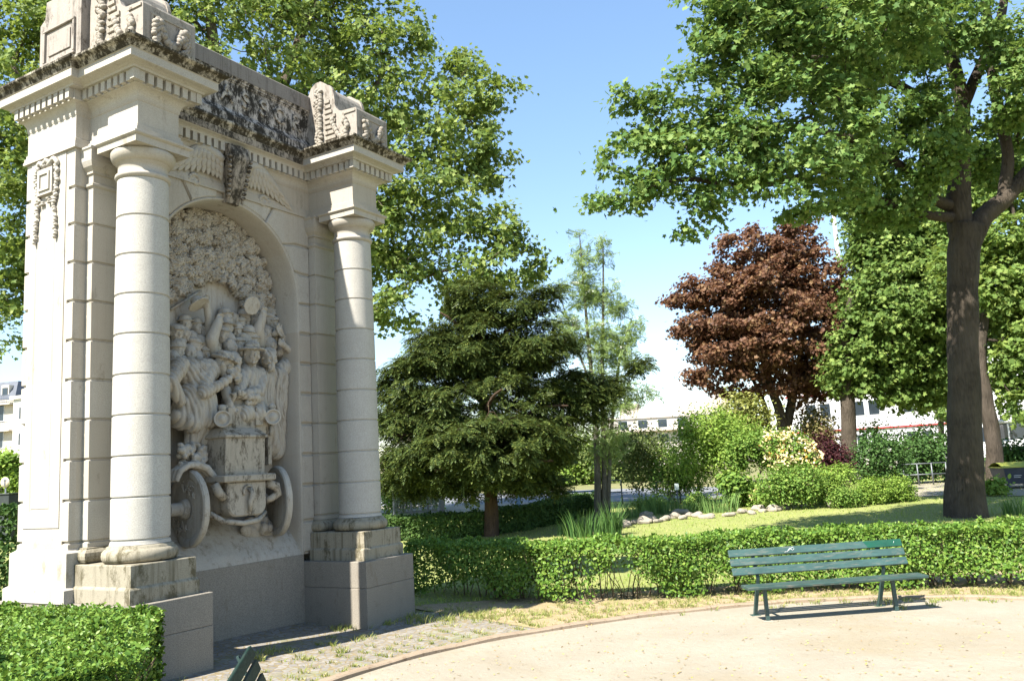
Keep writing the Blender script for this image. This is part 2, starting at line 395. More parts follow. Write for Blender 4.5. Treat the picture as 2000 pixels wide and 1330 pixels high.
# reveal: edge moulding, then the soffit
sect = [(0.0, WF + .03), (0.0, WF + .004), (.012, WF - .004), (.03, WF + .004), (.055, WF + .055), (.055, VB + .05)]
pa = []
for (o, y) in sect:
    pa += [(x, y, z) for x, z in arch_path(RA - o, .90, 41)]
w.add(pa, [(k * n + i, k * n + i + 1, (k + 1) * n + i + 1, (k + 1) * n + i) for k in range(len(sect) - 1) for i in range(n - 1)], True)
w.box(x0, x1, VB + .04, 1.55, 0, 6.10)
arch = w.build('arch_wall', STONE, mon); arch.modifiers.new('edges', 'EDGE_SPLIT').split_angle = math.radians(30)
# facing stones round the arch, with open joints
def stone(P): v_ = MB(); v_.prism(P, WF - .004, WF + .04, .016); v_.build('voussoir', STONE, arch, True)
G = .019
def arcp(a, r=RA + .004): return (UC + r * math.cos(a), ZS + r * math.sin(a))
for s_ in (-1, 1):
    m = lambda P: [(UC + s_ * (x - UC), z) for x, z in P]
    xi, xo = UC + RA + .004, D - .303
    zs = [.92] + [1.372] + JOINT[:8]
    zs = [1.372] + JOINT[1:8]
    for a, b in zip(zs[:-1], zs[1:]): stone(m([(xi, a + G), (xo, a + G), (xo, b - G), (xi, b - G)]))
    stone(m([(xi, .93), (xo, .93), (xo, 1.372 - G), (xi, 1.372 - G)]))
    th = [0.0, math.radians(22), math.radians(41), math.radians(60), math.radians(80)]
    kn = [None, (xi + .055, 5.058), (xi - .08, 5.50), None, None]
    # stone 1: springing to first joint
    arc = [arcp(t) for t in np.linspace(th[0] + .008, th[1] - .008, 7)]
    stone(m([arc[0], (xo, ZS + G), (xo, 5.058 - G), (xi + .02, 5.058 - G)] + arc[::-1][:-1]))
    arc = [arcp(t) for t in np.linspace(th[1] + .008, th[2] - .008, 7)]
    stone(m([arc[0], (xi + .05, 5.058 + G), (xo, 5.058 + G), (xo, 5.50 - G), (xi - .085, 5.50 - G)] + arc[::-1][:-1]))
    arc = [arcp(t) for t in np.linspace(th[2] + .008, th[3] - .008, 7)]
    stone(m([arc[0], (xi - .06, 5.50 + G), (xo, 5.50 + G), (xo, 6.09), (UC + (RA + .36) * math.cos(th[3] - .02), 6.09), arcp(th[3] - .012, RA + .30)] + arc[::-1][:-1]))
    arc = [arcp(t) for t in np.linspace(th[3] + .008, th[4] - .004, 7)]
    stone(m([arc[0], arcp(th[3] + .008, RA + .30), (UC + (RA + .36) * math.cos(th[3] + .0) + .0, 6.09), (UC + .20, 6.09)] + arc[::-1]))
# keystone: scrolled console, dark with soot
kz = MB(); side = []
for w_ in np.linspace(0, 1, 26):
    z = 5.83 + .80 * w_; y = .60 - .05 - .15 * math.sin(min(1, w_ * 1.25) * math.pi * .62) - .05 * math.exp(-((w_ - .80) / .13) ** 2)
    side.append((y, z, .115 + .075 * w_ - .03 * math.sin(w_ * math.pi)))
for k in range(len(side) - 1):
    (ya, za, ha), (yb_, zb, hb) = side[k], side[k + 1]
    L = []
    for (y, z, h) in (side[k], side[k + 1]):
        L.append([(UC - h, WF + .02, z), (UC - h, y + .03, z), (UC - h * .72, y, z), (UC - h * .6, y + .02, z), (UC - h * .25, y - .012, z), (UC + h * .25, y - .012, z), (UC + h * .6, y + .02, z), (UC + h * .72, y, z), (UC + h, y + .03, z), (UC + h, WF + .02, z)])
    m_ = len(L[0]); kz.add(L[0] + L[1], [(i, i + 1, m_ + i + 1, m_ + i) for i in range(m_ - 1)], True)
kz.add(L[1], [tuple(range(len(L[1])))]); kz.add([(UC - .115, WF + .02, 5.83), (UC - .115, side[0][0] + .03, 5.83), (UC + .115, side[0][0] + .03, 5.83), (UC + .115, WF + .02, 5.83)], [(0, 1, 2, 3)])
for s_ in (-1, 1):
    for k in range(9):   # little scales down the edge
        z = 5.92 + k * .065; kz.ell((UC + s_ * (.13 + .007 * k), .50 - .012 * k, z), (.03, .04, .026), None, 8, 6)
kz.build('keystone', SOOT, arch)
for s_ in (-1, 1):
    wg = MB(); rg = random.Random(5)
    root = np.array([UC + s_ * .20, WF - .03, 6.40]); lead = []
    for t in np.linspace(0, 1, 9):
        lead.append(np.array([UC + s_ * (.20 + .62 * t), WF - .055 + .03 * t, 6.40 + .16 * math.sin(t * 2.6) - .22 * t ** 2.2]))
    wg.tube(lead, [.075, .085, .08, .07, .06, .05, .042, .034, .022], 10)
    for row, (ln, wd, yo, nn) in enumerate(((.20, .045, -.035, 10), (.34, .05, -.018, 11), (.44, .052, .0, 12))):
        for k in range(nn):
            t = (k + .5) / nn; P = np.array([np.interp(t * 8, range(9), [l[i] for l in lead]) for i in range(3)])
            ang = math.radians(-95 + 62 * t ** 1.4); L_ = ln * (.62 + .5 * t)
            dv = np.array([s_ * math.cos(ang), 0, math.sin(ang)]); c = P + dv * L_ * .5 + np.array([0, yo, 0]); ax = np.array([0, 1, 0]); bx = np.cross(ax, dv)
            R = np.stack([bx, ax, dv], 1); wg.ell(c, (wd, .022, L_ * .55), R, 8, 8)
    # curled end of the wing
    cc = rp(440, 372, WF) ; 
    for k in range(14):
        a = k * .45; r_ = .10 * (1 - k / 18); wg.ell((UC + s_ * (.60 + r_ * math.cos(a)), WF - .01, 6.02 + r_ * math.sin(a)), (.03, .03, .03), None, 7, 5)
    wg.build('carved_wing', STONE, arch)
# ---- base wall under the relief
b = MB(); b.box(.533, D - .533, WF + .005, 1.2, -.4, .905, .004); b.build('base_wall', GRAN, mon)
# ---- entablature
F1, FC = 1.0, .62
plan = [(-.45, 1.60), (-.45, WF), (-.275, WF), (-.275, -.275), (.275, -.275), (.275, WF), (D - .275, WF), (D - .275, -.275), (D + .275, -.275), (D + .275, WF), (D + .45, WF), (D + .45, 1.60)]
fac = [.72, .80, 1, 1, 1, FC, 1, 1, 1, .80, .72, .72]
def cove(a, b, n=7): return [(a[0] + (b[0] - a[0]) * (1 - math.cos(t)), a[1] + (b[1] - a[1]) * math.sin(t)) for t in np.linspace(0, math.pi / 2, n)]
e = MB()
e.poly(plan, [(.05, 5.968), (.05, 6.00), (.038, 6.008), (.038, 6.045), (.018, 6.052), (.018, 6.088), (0, 6.098), (0, 6.375), (.008, 6.38), (.008, 6.392)] + [(o, z) for o, z in cove((.012, 6.395), (.115, 6.515))] + [(.125, 6.518), (.125, 6.535)], fac)
ent = e.build('entablature', STONE, mon)
e = MB(); e.poly(plan, [(.118, 6.535), (.118, 6.645), (.205, 6.65), (.215, 6.672), (.255, 6.69), (.31, 6.70), (.322, 6.706), (.322, 6.80), (.335, 6.806)], fac); 
# dentils along every edge
npl = len(plan)
for i in range(npl):
    if i == 11: continue
    p, q = np.array(plan[i], float), np.array(plan[(i + 1) % npl], float); d = (q - p) / np.linalg.norm(q - p); nr_ = np.array([d[1], -d[0]])
    nrs = lambda j: (lambda dd: np.array([dd[1], -dd[0]]) / np.linalg.norm(dd))(np.array(plan[(j + 1) % npl], float) - np.array(plan[j], float)) * fac[j]
    o = .118
    P = p + (nrs(i - 1) + nrs(i)) * o; Q = q + (nrs(i) + nrs((i + 1) % npl)) * o; L_ = np.linalg.norm(Q - P); dep = .062
    nn = int((L_ + .03) / .116)
    if L_ < .2: continue
    for k in range(nn):
        s0 = (L_ - (nn - 1) * .116) / 2 + k * .116; c = P + d * s0 + nr_ * (dep / 2 - .004)
        e.obox((c[0], c[1], 6.588), (d[0], d[1], 0), (nr_[0], nr_[1], 0), (0, 0, 1), .036, dep / 2, .060)
for (px_, py_) in ((-.275, -.275), (.275, -.275), (D - .275, -.275), (D + .275, -.275)):
    sx_ = -1 if px_ in (-.275, D - .275) else 1; e.obox((px_ + sx_ * .150, py_ - .150, 6.588), (1, 0, 0), (0, 1, 0), (0, 0, 1), .036, .036, .060)
e.build('dentil_cornice', STONE, ent)
e = MB(); e.poly(plan, [(.330, 6.807), (.345, 6.83), (.37, 6.862), (.41, 6.882), (.425, 6.895), (.425, 6.92), (.40, 6.934), (.22, 6.955), (.0, 6.97)], fac)
cym = e.build('cornice_coping', CRUST, ent)
# dark band on the middle stretch
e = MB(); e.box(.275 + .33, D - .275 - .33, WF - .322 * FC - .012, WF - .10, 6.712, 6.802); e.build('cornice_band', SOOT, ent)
# ---- attic with the raised name
a = MB(); ax0, ax1 = .30, D - .30
RR = lambda o, z: (ax0, ax1, .52 - o, 1.2, z)
a.rects([RR(.09, 6.93), RR(.09, 7.07), RR(.06, 7.10), RR(.0, 7.19), RR(.0, 7.60), RR(.012, 7.605), RR(.012, 7.625), RR(.028, 7.63), RR(.028, 7.655), RR(.045, 7.665), RR(.05, 7.68)])
att = a.build('attic', CRUST2, mon)
a = MB(); a.rects([RR(.055, 7.682), RR(.055, 7.90), RR(.035, 7.92)]); a.build('attic_coping', mat_stone('grey_coping', (.30, .27, .24), .3, (.12, .10, .09), .8), att)
LETTER = mat_stone('letter_stone', (.66, .60, .52), .95, (.05, .045, .04), .4, 2.2)
for k, ch in enumerate('LEVASSOR'):
    cu = bpy.data.curves.new('letter', 'FONT'); cu.body = ch; cu.size = .33; cu.extrude = .016; cu.bevel_depth = .003; cu.align_x = 'CENTER'; cu.align_y = 'CENTER'
    to = bpy.data.objects.new('tmp_text', cu); COL.objects.link(to); bpy.context.view_layer.update()
    tm = bpy.data.meshes.new_from_object(to.evaluated_get(bpy.context.evaluated_depsgraph_get())); bpy.data.objects.remove(to); tm.materials.clear(); tm.name = 'letter'
    le = mesh_obj('letter', tm, LETTER, att); le.location = (UC + .03 + (k - 3.5) * .335, .512, 7.395); le.rotation_euler = (math.pi / 2, 0, 0)
# ---- acroteria: stepped blocks with volute, fluted sides and garlands
for cx in (0.0, D):
    P = [(-.47, 6.935), (-.47, 7.47), (-.455, 7.50), (-.20, 7.515)]
    P += [(-.20 + .16 * math.sin(t), 7.515 + .17 * (1 - math.cos(t))) for t in np.linspace(.2, math.pi / 2, 6)]
    P += [(.10 - .14 * math.cos(t), 7.69 + .32 * math.sin(t) * 1.0) for t in np.linspace(.15, math.pi / 2, 6)]
    P += [(.16, 8.06), (.24, 8.11), (.34, 8.11), (.44, 8.05), (.50, 7.93), (.52, 7.7), (.52, 6.935)]
    q = MB(); hw = .36
    for xa, xb in ((cx - hw, cx - hw + .05), (cx - hw + .051, cx + hw - .051), (cx + hw - .05, cx + hw)):
        mid = xa > cx - hw and xb < cx + hw
        PP = [(y_, z_ - (.05 if mid and z_ > 7.55 else 0)) for y_, z_ in P]
        q.prism(PP, xa, xb, .0, to=lambda a_, y_, b_: (y_, a_, b_))
    ac = q.build('acroterion', mat_stone('acroterion_stone', (.46, .41, .35), .42, (.15, .12, .09), .5, 1.4), mon, True)
    g = MB(); rg = random.Random(int(cx) + 9)
    for s_ in (-1, 1):
        xs_ = cx + s_ * (hw + .004)
        for k in range(9):   # reeds across the side
            z = 7.02 + k * .085; y1_ = .16; y0_ = -.06 if z < 7.5 else .0 + (z - 7.5) * .28
            if y1_ - y0_ > .05: g.box(xs_ - .018, xs_ + .018, y0_, y1_, z, z + .062, .008)
        for k in range(60):  # hanging garland
            w_ = k / 60; z = 7.96 - w_ * .98; g.ell((xs_ + s_ * .02, .28 + rg.uniform(-.05, .05) * (1 + math.sin(w_ * 8) * .3), z), (.045, .036, .045), rotm((1, 0, 0), rg.random() * 3), 7, 5)
        pts = [(xs_ + s_ * .015, -.43 + .44 * t, 7.36 - .32 * math.sin(t * math.pi) + .04 * t) for t in np.linspace(.35, 1, 14)]
        for p_ in pts: g.ell(np.array(p_) + [0, rg.uniform(-.01, .01), rg.uniform(-.015, .015)], (.045, .04, .05), None, 7, 5)
        for k in range(12): g.ell((xs_ + s_ * .02, -.27 + rg.uniform(-.04, .04), 7.02 + .03 * k), (.045, .042, .05), None, 7, 5)
        # frame mouldings of the front block
        for (y0_, y1_, z0_, z1_) in ((-.45, -.20, 7.44, 7.475), (-.235, -.205, 7.14, 7.44)): g.box(xs_ - .012, xs_ + .012, y0_, y1_, z0_, z1_, .004)
    for (xa_, xb_, za_, zb_) in ((-.26, .26, 7.37, 7.40), (-.26, -.23, 7.08, 7.369), (.23, .26, 7.08, 7.369)): g.box(cx + xa_, cx + xb_, -.482, -.468, za_, zb_, .003)
    for k in range(46):      # swag across the front
        t = k / 45; x_ = cx - .17 + .34 * t; z = 7.30 - .26 * math.sin(t * math.pi) * .9; g.ell((x_ + rg.uniform(-.012, .012), -.50 + rg.uniform(-.02, .02), z + rg.uniform(-.03, .03)), (.045, .045, .045), None, 7, 5)
    for s_ in (-1, 1):
        for k in range(18): g.ell((cx + s_ * (.19 + rg.uniform(-.03, .05)), -.50, 7.30 - k * .018), (.035, .05, .035), None, 7, 5)
    g.build('garland', mat_stone('garland_stone', (.46, .41, .34), .45, (.15, .12, .09), .3, 2), ac)
    # panelled block over the pier
    sd = -1 if cx == 0 else 1
    q = MB(); bx0, bx1 = (cx - .45, cx + .1) if sd < 0 else (cx - .1, cx + .45)
    q.prism([(.56, 6.955), (1.40, 6.955), (1.40, 7.74), (1.30, 7.80), (1.28, 8.02), (.56, 8.02)], bx0, bx1, 0, to=lambda a_, y_, b_: (y_, a_, b_))
    xo = bx0 if sd < 0 else bx1
    for (o_, wd, dd) in ((0, .035, .028), ):
        for (y0_, y1_, z0_, z1_) in ((.66, 1.30, 7.60, 7.635), (.66, 1.30, 7.165, 7.20), (.66, .695, 7.2, 7.6), (1.265, 1.30, 7.2, 7.6)): q.box(min(xo, xo + sd * dd), max(xo, xo + sd * dd), y0_, y1_, z0_, z1_, .008)
        q.box(min(xo, xo + sd * .015), max(xo, xo + sd * .015), .76, 1.20, 7.27, 7.53, .006)
    q.build('pier_block', mat_stone('pier_block_stone', (.45, .40, .35), .5, (.12, .10, .08), .5, 1.3), mon, True)
# ---- the carved relief
def relief_y(u, z):
    "face of the carved ground: a ramp at the foot running back to the plate"
    t = min(1, max(0, (z - .905) / .62)); return WF + .01 + (VB - WF - .01) * t ** 1.35
g = MB()
def rf(i, j):
    z = .90 + .0 + (5.95 - .90) * j; h = RA - .05
    half = h if z <= ZS else math.sqrt(max(1e-4, h * h - (z - ZS) ** 2)) if z < ZS + h else .01
    u = UC + (2 * i - 1) * (half + .04)
    y = relief_y(u, z) + .018 * math.sin(u * 7 + z * 5) * math.sin(z * 9 - u * 4) * (1 if z > 1 else 0)
    return (u, y, z)
g.grid(rf, 60, 130)
rel = g.build('relief', RELIEF, mon)
def cap(mb, a, ra, b, rb, n=12):
    a, b = np.array(a, float), np.array(b, float); d = b - a; L = np.linalg.norm(d); d = d / max(L, 1e-6); pts = []; rd = []
    for t in np.linspace(-math.pi / 2, 0, 5)[:-1]: pts.append(a + d * ra * math.sin(t)); rd.append(max(.002, ra * math.cos(t)))
    for t in np.linspace(0, 1, 4): pts.append(a + (b - a) * t); rd.append(ra + (rb - ra) * t)
    for t in np.linspace(0, math.pi / 2, 5)[1:]: pts.append(b + d * rb * math.sin(t)); rd.append(max(.002, rb * math.cos(t)))
    mb.tube(pts, rd, n)
def sculpt(name, mb, parent, mat, voxel=.014, folds=0.0, fdir=(9, 4, 30), seed=0, smooth=4):
    "fuse the masses into one continuous carved surface"
    me = mb.mesh(name); o = bpy.data.objects.new(name, me); COL.objects.link(o)
    r = o.modifiers.new('fuse', 'REMESH'); r.mode = 'VOXEL'; r.voxel_size = voxel
    s = o.modifiers.new('soften', 'SMOOTH'); s.factor = .5; s.iterations = smooth
    bpy.context.view_layer.update(); dg = bpy.context.evaluated_depsgraph_get(); m2 = bpy.data.meshes.new_from_object(o.evaluated_get(dg))
    bpy.data.objects.remove(o); m2.name = name; m2.materials.clear()
    nv = len(m2.vertices); co = np.empty(nv * 3); m2.vertices.foreach_get('co', co); co = co.reshape(-1, 3); no = np.empty(nv * 3); m2.vertices.foreach_get('normal', no); no = no.reshape(-1, 3)
    if folds > 0:
        k = np.array(fdir, float); ph = co[:, 0] * k[0] + co[:, 2] * k[2] * .18 + 1.6 * np.sin(co[:, 2] * 5 + seed) + 1.1 * np.sin(co[:, 0] * 6 + co[:, 2] * 3 + seed)
        w = np.abs(np.sin(ph * 1.9)) ** .7 - .5; w2 = np.sin(co @ np.array([31., 17, 23]) + seed) * .25
        co += no * ((w + w2) * folds)[:, None]; m2.vertices.foreach_set('co', co.reshape(-1)); m2.update()
    return mesh_obj(name, m2, mat, parent, True)
def head(mb, c, r=.085, look=(0, -1, 0), hat=None, beard=False, tilt=0.0):
    c = np.array(c, float); f = np.array(look, float); f /= np.linalg.norm(f); up = np.array([0, 0, 1.]); s = np.cross(f, up); s /= np.linalg.norm(s); up = np.cross(s, f)
    R = np.stack([s, -f, up], 1); P = lambda x, y, z: c + s * x * r + f * y * r + up * z * r
    mb.ell(c, (r * .80, r * .95, r * 1.15), R, 16, 10); mb.ell(P(0, .30, -.60), (r * .52, r * .55, r * .55), R)
    mb.ell(P(0, .98, -.12), (r * .15, r * .22, r * .30), R, 8, 6); mb.ell(P(0, .86, .22), (r * .55, r * .16, r * .13), R, 10, 6)
    for q in (-1, 1):
        mb.ell(P(q * .82, -.05, -.05), (r * .12, r * .2, r * .3), R, 8, 6); mb.ell(P(q * .36, .78, .02), (r * .16, r * .12, r * .10), R, 8, 6); mb.ell(P(q * .42, .68, -.32), (r * .24, r * .22, r * .22), R, 8, 6)
    mb.ell(P(0, .88, -.52), (r * .28, r * .14, r * .08), R, 8, 6); mb.ell(P(0, .80, -.66), (r * .24, r * .15, r * .09), R, 8, 6); mb.ell(P(0, .70, -.95), (r * .26, r * .24, r * .2), R, 8, 6)
    if beard: mb.ell(P(0, .72, -.95), (r * .42, r * .42, r * .6), R, 10, 8); mb.ell(P(0, .96, -.44), (r * .42, r * .14, r * .12), R, 8, 6)
    if hat == 'cap': mb.ell(P(0, -.05, .75), (r * .98, r * 1.05, r * .42), R); mb.ell(P(0, .75, .52), (r * .72, r * .6, r * .1), R)
    elif hat == 'brim': mb.ell(P(0, 0, .62), (r * 1.5, r * 1.45, r * .14), R); mb.ell(P(0, -.05, .95), (r * .82, r * .9, r * .58), R)
    elif hat == 'bowler': mb.ell(P(0, 0, .55), (r * 1.2, r * 1.3, r * .13), R); mb.ell(P(0, 0, .82), (r * .85, r * .95, r * .7), R)
    else:
        mb.ell(P(0, -.25, .35), (r * .9, r * .9, r * .95), R)
        for k in range(10): a = k * .63; mb.ell(P(.7 * math.cos(a), -.1 + .2 * math.sin(a * 2), .75 + .25 * math.sin(a)), (r * .28, r * .28, r * .24), R, 7, 5)
def hand(mb, c, d, r=.03, curl=.6):
    "palm, four fingers and a thumb"
    c = np.array(c, float); d = np.array(d, float); d /= np.linalg.norm(d); s = np.cross(d, np.array([0, -1., 0])); s /= np.linalg.norm(s) + 1e-9; f = np.cross(s, d)
    cap(mb, c - d * r * .3, r * .95, c + d * r * .9, r * 1.05)
    for k in range(4):
        b = c + d * r * 1.5 + s * r * (.8 - .53 * k); L = r * (1.3, 1.55, 1.45, 1.05)[k]; m = b + d * L * .6 + f * -.1 * r; cap(mb, b, r * .30, m, r * .28, 8); cap(mb, m, r * .28, m + (d * (1 - curl) + f * curl) * L * .6, r * .23, 8)
    cap(mb, c + s * r * .9, r * .34, c + s * r * 1.6 + d * r * 1.1, r * .26, 8)
# --- carved trees overhead
lf = MB(); rg = random.Random(21)
def inside(px, py):
    if px < 322 or px > 533 or py < 400: return False
    low = np.interp(px, [322, 380, 420, 455, 480, 500, 533], [592, 560, 540, 560, 612, 640, 640]); return py < low
cnt = 0
while cnt < 760:
    px_, py_ = rg.uniform(322, 534), rg.uniform(400, 640)
    if not inside(px_, py_): continue
    V = 1.14 - .12 * rg.random() * (1.15 - .4 * abs(py_ - 500) / 140); c = rp(px_, py_, V)
    if c[2] > ZS and math.hypot(c[0] - UC, c[2] - ZS) > RA - .09: continue
    if abs(c[0] - UC) > RA - .07: continue
    cnt += 1; a0 = rg.random() * 6.28; rad = rg.uniform(.055, .105); nrm = np.array([rg.uniform(-.5, .35), -1, rg.uniform(-.35, .55)]); nrm /= np.linalg.norm(nrm); e1 = np.cross(nrm, [0, 0, 1.]); e1 /= np.linalg.norm(e1); e2 = np.cross(nrm, e1)
    for k in range(7):
        a = a0 + k * .80; d = e1 * math.cos(a) + e2 * math.sin(a); s = np.cross(nrm, d); L = rad * rg.uniform(.8, 1.1); wd = L * .30; b_ = c + nrm * .010
        p0 = b_ + nrm * .02; p1 = b_ + d * L * .55 + nrm * .036; p2 = b_ + d * L - nrm * .012; q = -nrm * .022
        vs = [p0, p1 + s * wd + q, p2, p1 - s * wd + q, p1, p0 - nrm * .05, p1 + s * wd * .8 - nrm * .07, p2 - nrm * .06, p1 - s * wd * .8 - nrm * .07]
        lf.add(vs, [(0, 1, 4), (4, 1, 2), (4, 2, 3), (0, 4, 3), (0, 5, 6, 1), (1, 6, 7, 2), (2, 7, 8, 3), (3, 8, 5, 0)], False)
    lf.ell(c - nrm * .02, (rad * .6, .04, rad * .6), None, 8, 6)
lf.build('carved_foliage', RELIEF, rel)
# --- roof line of a house behind the crowd
h = MB(); h.tube([rp(333, 605, 1.13), rp(392, 568, 1.13)], .02, 6); h.build('carved_roofline', RELIEF, rel)
# --- the crowd
crowd = [(345, 650, 1.06, 'cap'), (362, 634, 1.08, 'bowler'), (352, 676, 1.0, None), (374, 662, 1.02, None), (384, 640, 1.07, 'bowler'), (371, 690, .97, None), (392, 672, 1.0, None), (340, 700, .98, None), (400, 690, .96, 'cap'), (441, 640, 1.03, 'brim'), (447, 664, .96, None), (463, 648, 1.02, 'bowler'), (476, 622, 1.08, 'bowler'), (498, 634, 1.06, None), (507, 622, 1.08, 'cap'), (432, 655, 1.0, 'cap'), (478, 668, .93, None), (495, 668, .93, 'bowler'), (512, 660, .98, None), (358, 652, 1.05, None), (378, 676, .98, 'cap'), (346, 686, 1.0, 'bowler'), (396, 652, 1.06, 'cap'), (484, 655, .95, 'bowler'), (440, 622, 1.06, 'bowler'), (455, 626, 1.08, None), (470, 634, 1.05, 'cap'), (520, 652, 1.0, None), (533, 632, 1.05, 'cap'), (524, 626, 1.08, 'cap'), (528, 674, .93, None), (450, 678, .90, None), (466, 676, .9, 'cap'), (536, 655, 1.03, None), (356, 712, .95, None), (385, 700, .95, None)]
for k, (px_, py_, V, hat) in enumerate(crowd):
    m = MB(); c = rp(px_, py_, V); lk = np.array([random.uniform(-.7, .7), -1, random.uniform(-.25, .15)]); head(m, c, random.uniform(.092, .108), lk, hat, k % 5 == 2)
    cap(m, c + [0, .02, -.06], .05, c + [0, .05, -.20], .06); m.ell(c + [0, .10, -.30], (.20, .13, .14), None, 14, 8)
    sculpt('carved_onlooker', m, rel, RELIEF, .0095, .004, (12, 4, 30), k, 1)
# --- raised arms with hats
def arm(pts, rads, hd=None, hatc=None, hatn=None, hr=.12):
    m = MB(); rads = [r_ * 1.12 for r_ in rads]; P = [rp(*p) for p in pts]
    for i in range(len(P) - 1): cap(m, P[i], rads[i], P[i + 1], rads[i + 1])
    dd = P[-1] - P[-2]; hand(m, P[-1] + dd / np.linalg.norm(dd) * .03, dd, .05)
    if hatc is not None:
        c = rp(*hatc); nv_ = np.array(hatn, float); nv_ /= np.linalg.norm(nv_); e1 = np.cross(nv_, [.1, .2, 1.]); e1 /= np.linalg.norm(e1); R = np.stack([e1, np.cross(nv_, e1), nv_], 1)
        m.ell(c, (hr, hr, .020), R, 22, 7); m.ell(c - nv_ * .05, (hr * .60, hr * .60, .075), R, 18, 9)
        for q in range(24):
            w_ = q * math.pi / 12; m.ell(c + R @ np.array([math.cos(w_) * hr * .97, math.sin(w_) * hr * .97, .004]), (.018, .018, .018), None, 6, 5)
    return sculpt('carved_raised_arm', m, rel, RELIEF, .011, .006, (20, 4, 40), 1, 2)
arm([(424, 704, .92), (413, 664, .82), (424, 634, .80)], [.085, .075, .062])
arm([(408, 650, .98), (408, 620, .93), (404, 600, .90)], [.06, .05, .04], None, (388, 594, .88), (.25, -.55, -.9), .14)
arm([(506, 672, .95), (504, 646, .86), (511, 622, .82)], [.085, .075, .06], None, (492, 597, .80), (-.15, -1, -.30), .125)
arm([(545, 690, .95), (556, 668, .92), (548, 650, .86)], [.06, .05, .04], None, (545, 648, .84), (.5, -.8, .4), .085)
arm([(556, 712, .90), (577, 706, .84), (566, 684, .80), (556, 676, .78)], [.085, .065, .05, .04])
# --- man leaning over on the left
m = MB(); q = lambda *a: rp(*a)
head(m, q(436, 712, .70), .125, (.8, -.55, -.35), 'brim', True)
cap(m, q(428, 716, .78), .07, q(412, 716, .82), .09)
cap(m, q(408, 722, .80), .15, q(372, 728, .86), .20); cap(m, q(388, 742, .82), .21, q(388, 772, .80), .18)
cap(m, q(352, 714, .80), .11, q(334, 745, .66), .085); cap(m, q(334, 745, .66), .085, q(352, 782, .70), .07)
cap(m, q(408, 728, .72), .10, q(398, 768, .58), .075); cap(m, q(398, 768, .58), .075, q(440, 745, .55), .055); hand(m, q(444, 741, .54), (.6, -.2, .5), .04)
cap(m, q(372, 775, .82), .19, q(356, 815, .84), .16); cap(m, q(385, 780, .78), .19, q(378, 822, .74), .15); cap(m, q(395, 780, .76), .18, q(408, 815, .70), .13); cap(m, q(348, 812, .80), .09, q(412, 824, .68), .08)
cap(m, q(385, 820, .80), .15, q(375, 860, .84), .10); cap(m, q(400, 820, .82), .14, q(398, 865, .86), .10); cap(m, q(375, 860, .84), .10, q(368, 890, .84), .075)
m.ell(q(364, 893, .80), (.12, .10, .06))
sculpt('carved_figure', m, rel, RELIEF, .010, .026, (24, 4, 30), 2, 1)
# --- driver
m = MB(); head(m, q(492, 692, .68), .122, (-.35, -1, -.1), 'brim', False)
cap(m, q(490, 708, .76), .065, q(488, 722, .80), .09); cap(m, q(482, 735, .80), .17, q(486, 795, .80), .17); cap(m, q(500, 735, .82), .14, q(500, 795, .80), .15)
cap(m, q(474, 735, .76), .10, q(466, 768, .62), .075); cap(m, q(466, 768, .62), .075, q(488, 775, .52), .05); hand(m, q(494, 776, .51), (1, -.3, .1), .036)
cap(m, q(510, 740, .76), .09, q(506, 765, .62), .07); cap(m, q(506, 765, .62), .07, q(480, 768, .54), .05); hand(m, q(474, 768, .53), (-1, -.3, 0), .036)
cap(m, q(478, 790, .76), .12, q(480, 808, .6), .12); cap(m, q(500, 790, .76), .12, q(503, 808, .6), .12)
sculpt('carved_figure', m, rel, RELIEF, .0095, .022, (26, 4, 26), 5, 1)
# --- passenger with a bouquet between them
m = MB(); head(m, q(458, 704, .78), .105, (.1, -1, 0), None); cap(m, q(458, 720, .84), .07, q(458, 735, .84), .12); cap(m, q(458, 742, .84), .16, q(456, 800, .80), .17)
cap(m, q(440, 760, .74), .07, q(448, 790, .60), .06); hand(m, q(452, 796, .57), (.5, -.5, -.5), .036)
for k in range(34): m.ell(q(random.uniform(447, 470), random.uniform(716, 748), random.uniform(.58, .70)), (.04, .035, .035), None, 8, 6)
sculpt('carved_figure', m, rel, RELIEF, .012, .010, (15, 4, 30), 7, 2)
# --- man in the long coat on the right
m = MB(); head(m, q(525, 700, .74), .12, (-.25, -1, -.15), None, True)
cap(m, q(526, 716, .80), .07, q(528, 730, .84), .09); cap(m, q(516, 738, .86), .15, q(514, 820, .92), .16); cap(m, q(542, 736, .88), .15, q(538, 820, .96), .15)
cap(m, q(514, 820, .92), .16, q(524, 868, .98), .17); cap(m, q(538, 820, .96), .15, q(538, 880, 1.0), .13); cap(m, q(552, 720, .86), .11, q(560, 712, .85), .09)
cap(m, q(508, 742, .78), .09, q(504, 778, .66), .07); cap(m, q(504, 778, .66), .07, q(486, 786, .56), .05)
sculpt('carved_figure', m, rel, RELIEF, .010, .026, (32, 4, 8), 11, 1)
# --- drapery and flowers over the near mudguard
m = MB()
for k in range(70): m.ell(q(random.uniform(350, 400), random.uniform(868, 915), random.uniform(.62, .80)), (random.uniform(.03, .06), .05, random.uniform(.025, .05)), rotm((0, 1, 0), random.random() * 3), 8, 6)
pts = [q(345, 940, .62), q(352, 920, .60), q(368, 908, .58), q(388, 908, .57), q(404, 914, .56), q(418, 930, .56), q(428, 948, .56)]
for w_ in np.linspace(0, .14, 3): m.tube([p + np.array([0, w_, -.02 * w_]) for p in pts], [.03, .04, .045, .05, .05, .045, .03], 8)
sculpt('carved_flowers', m, rel, RELIEF, .011, .004, (30, 4, 40), 3, 1)
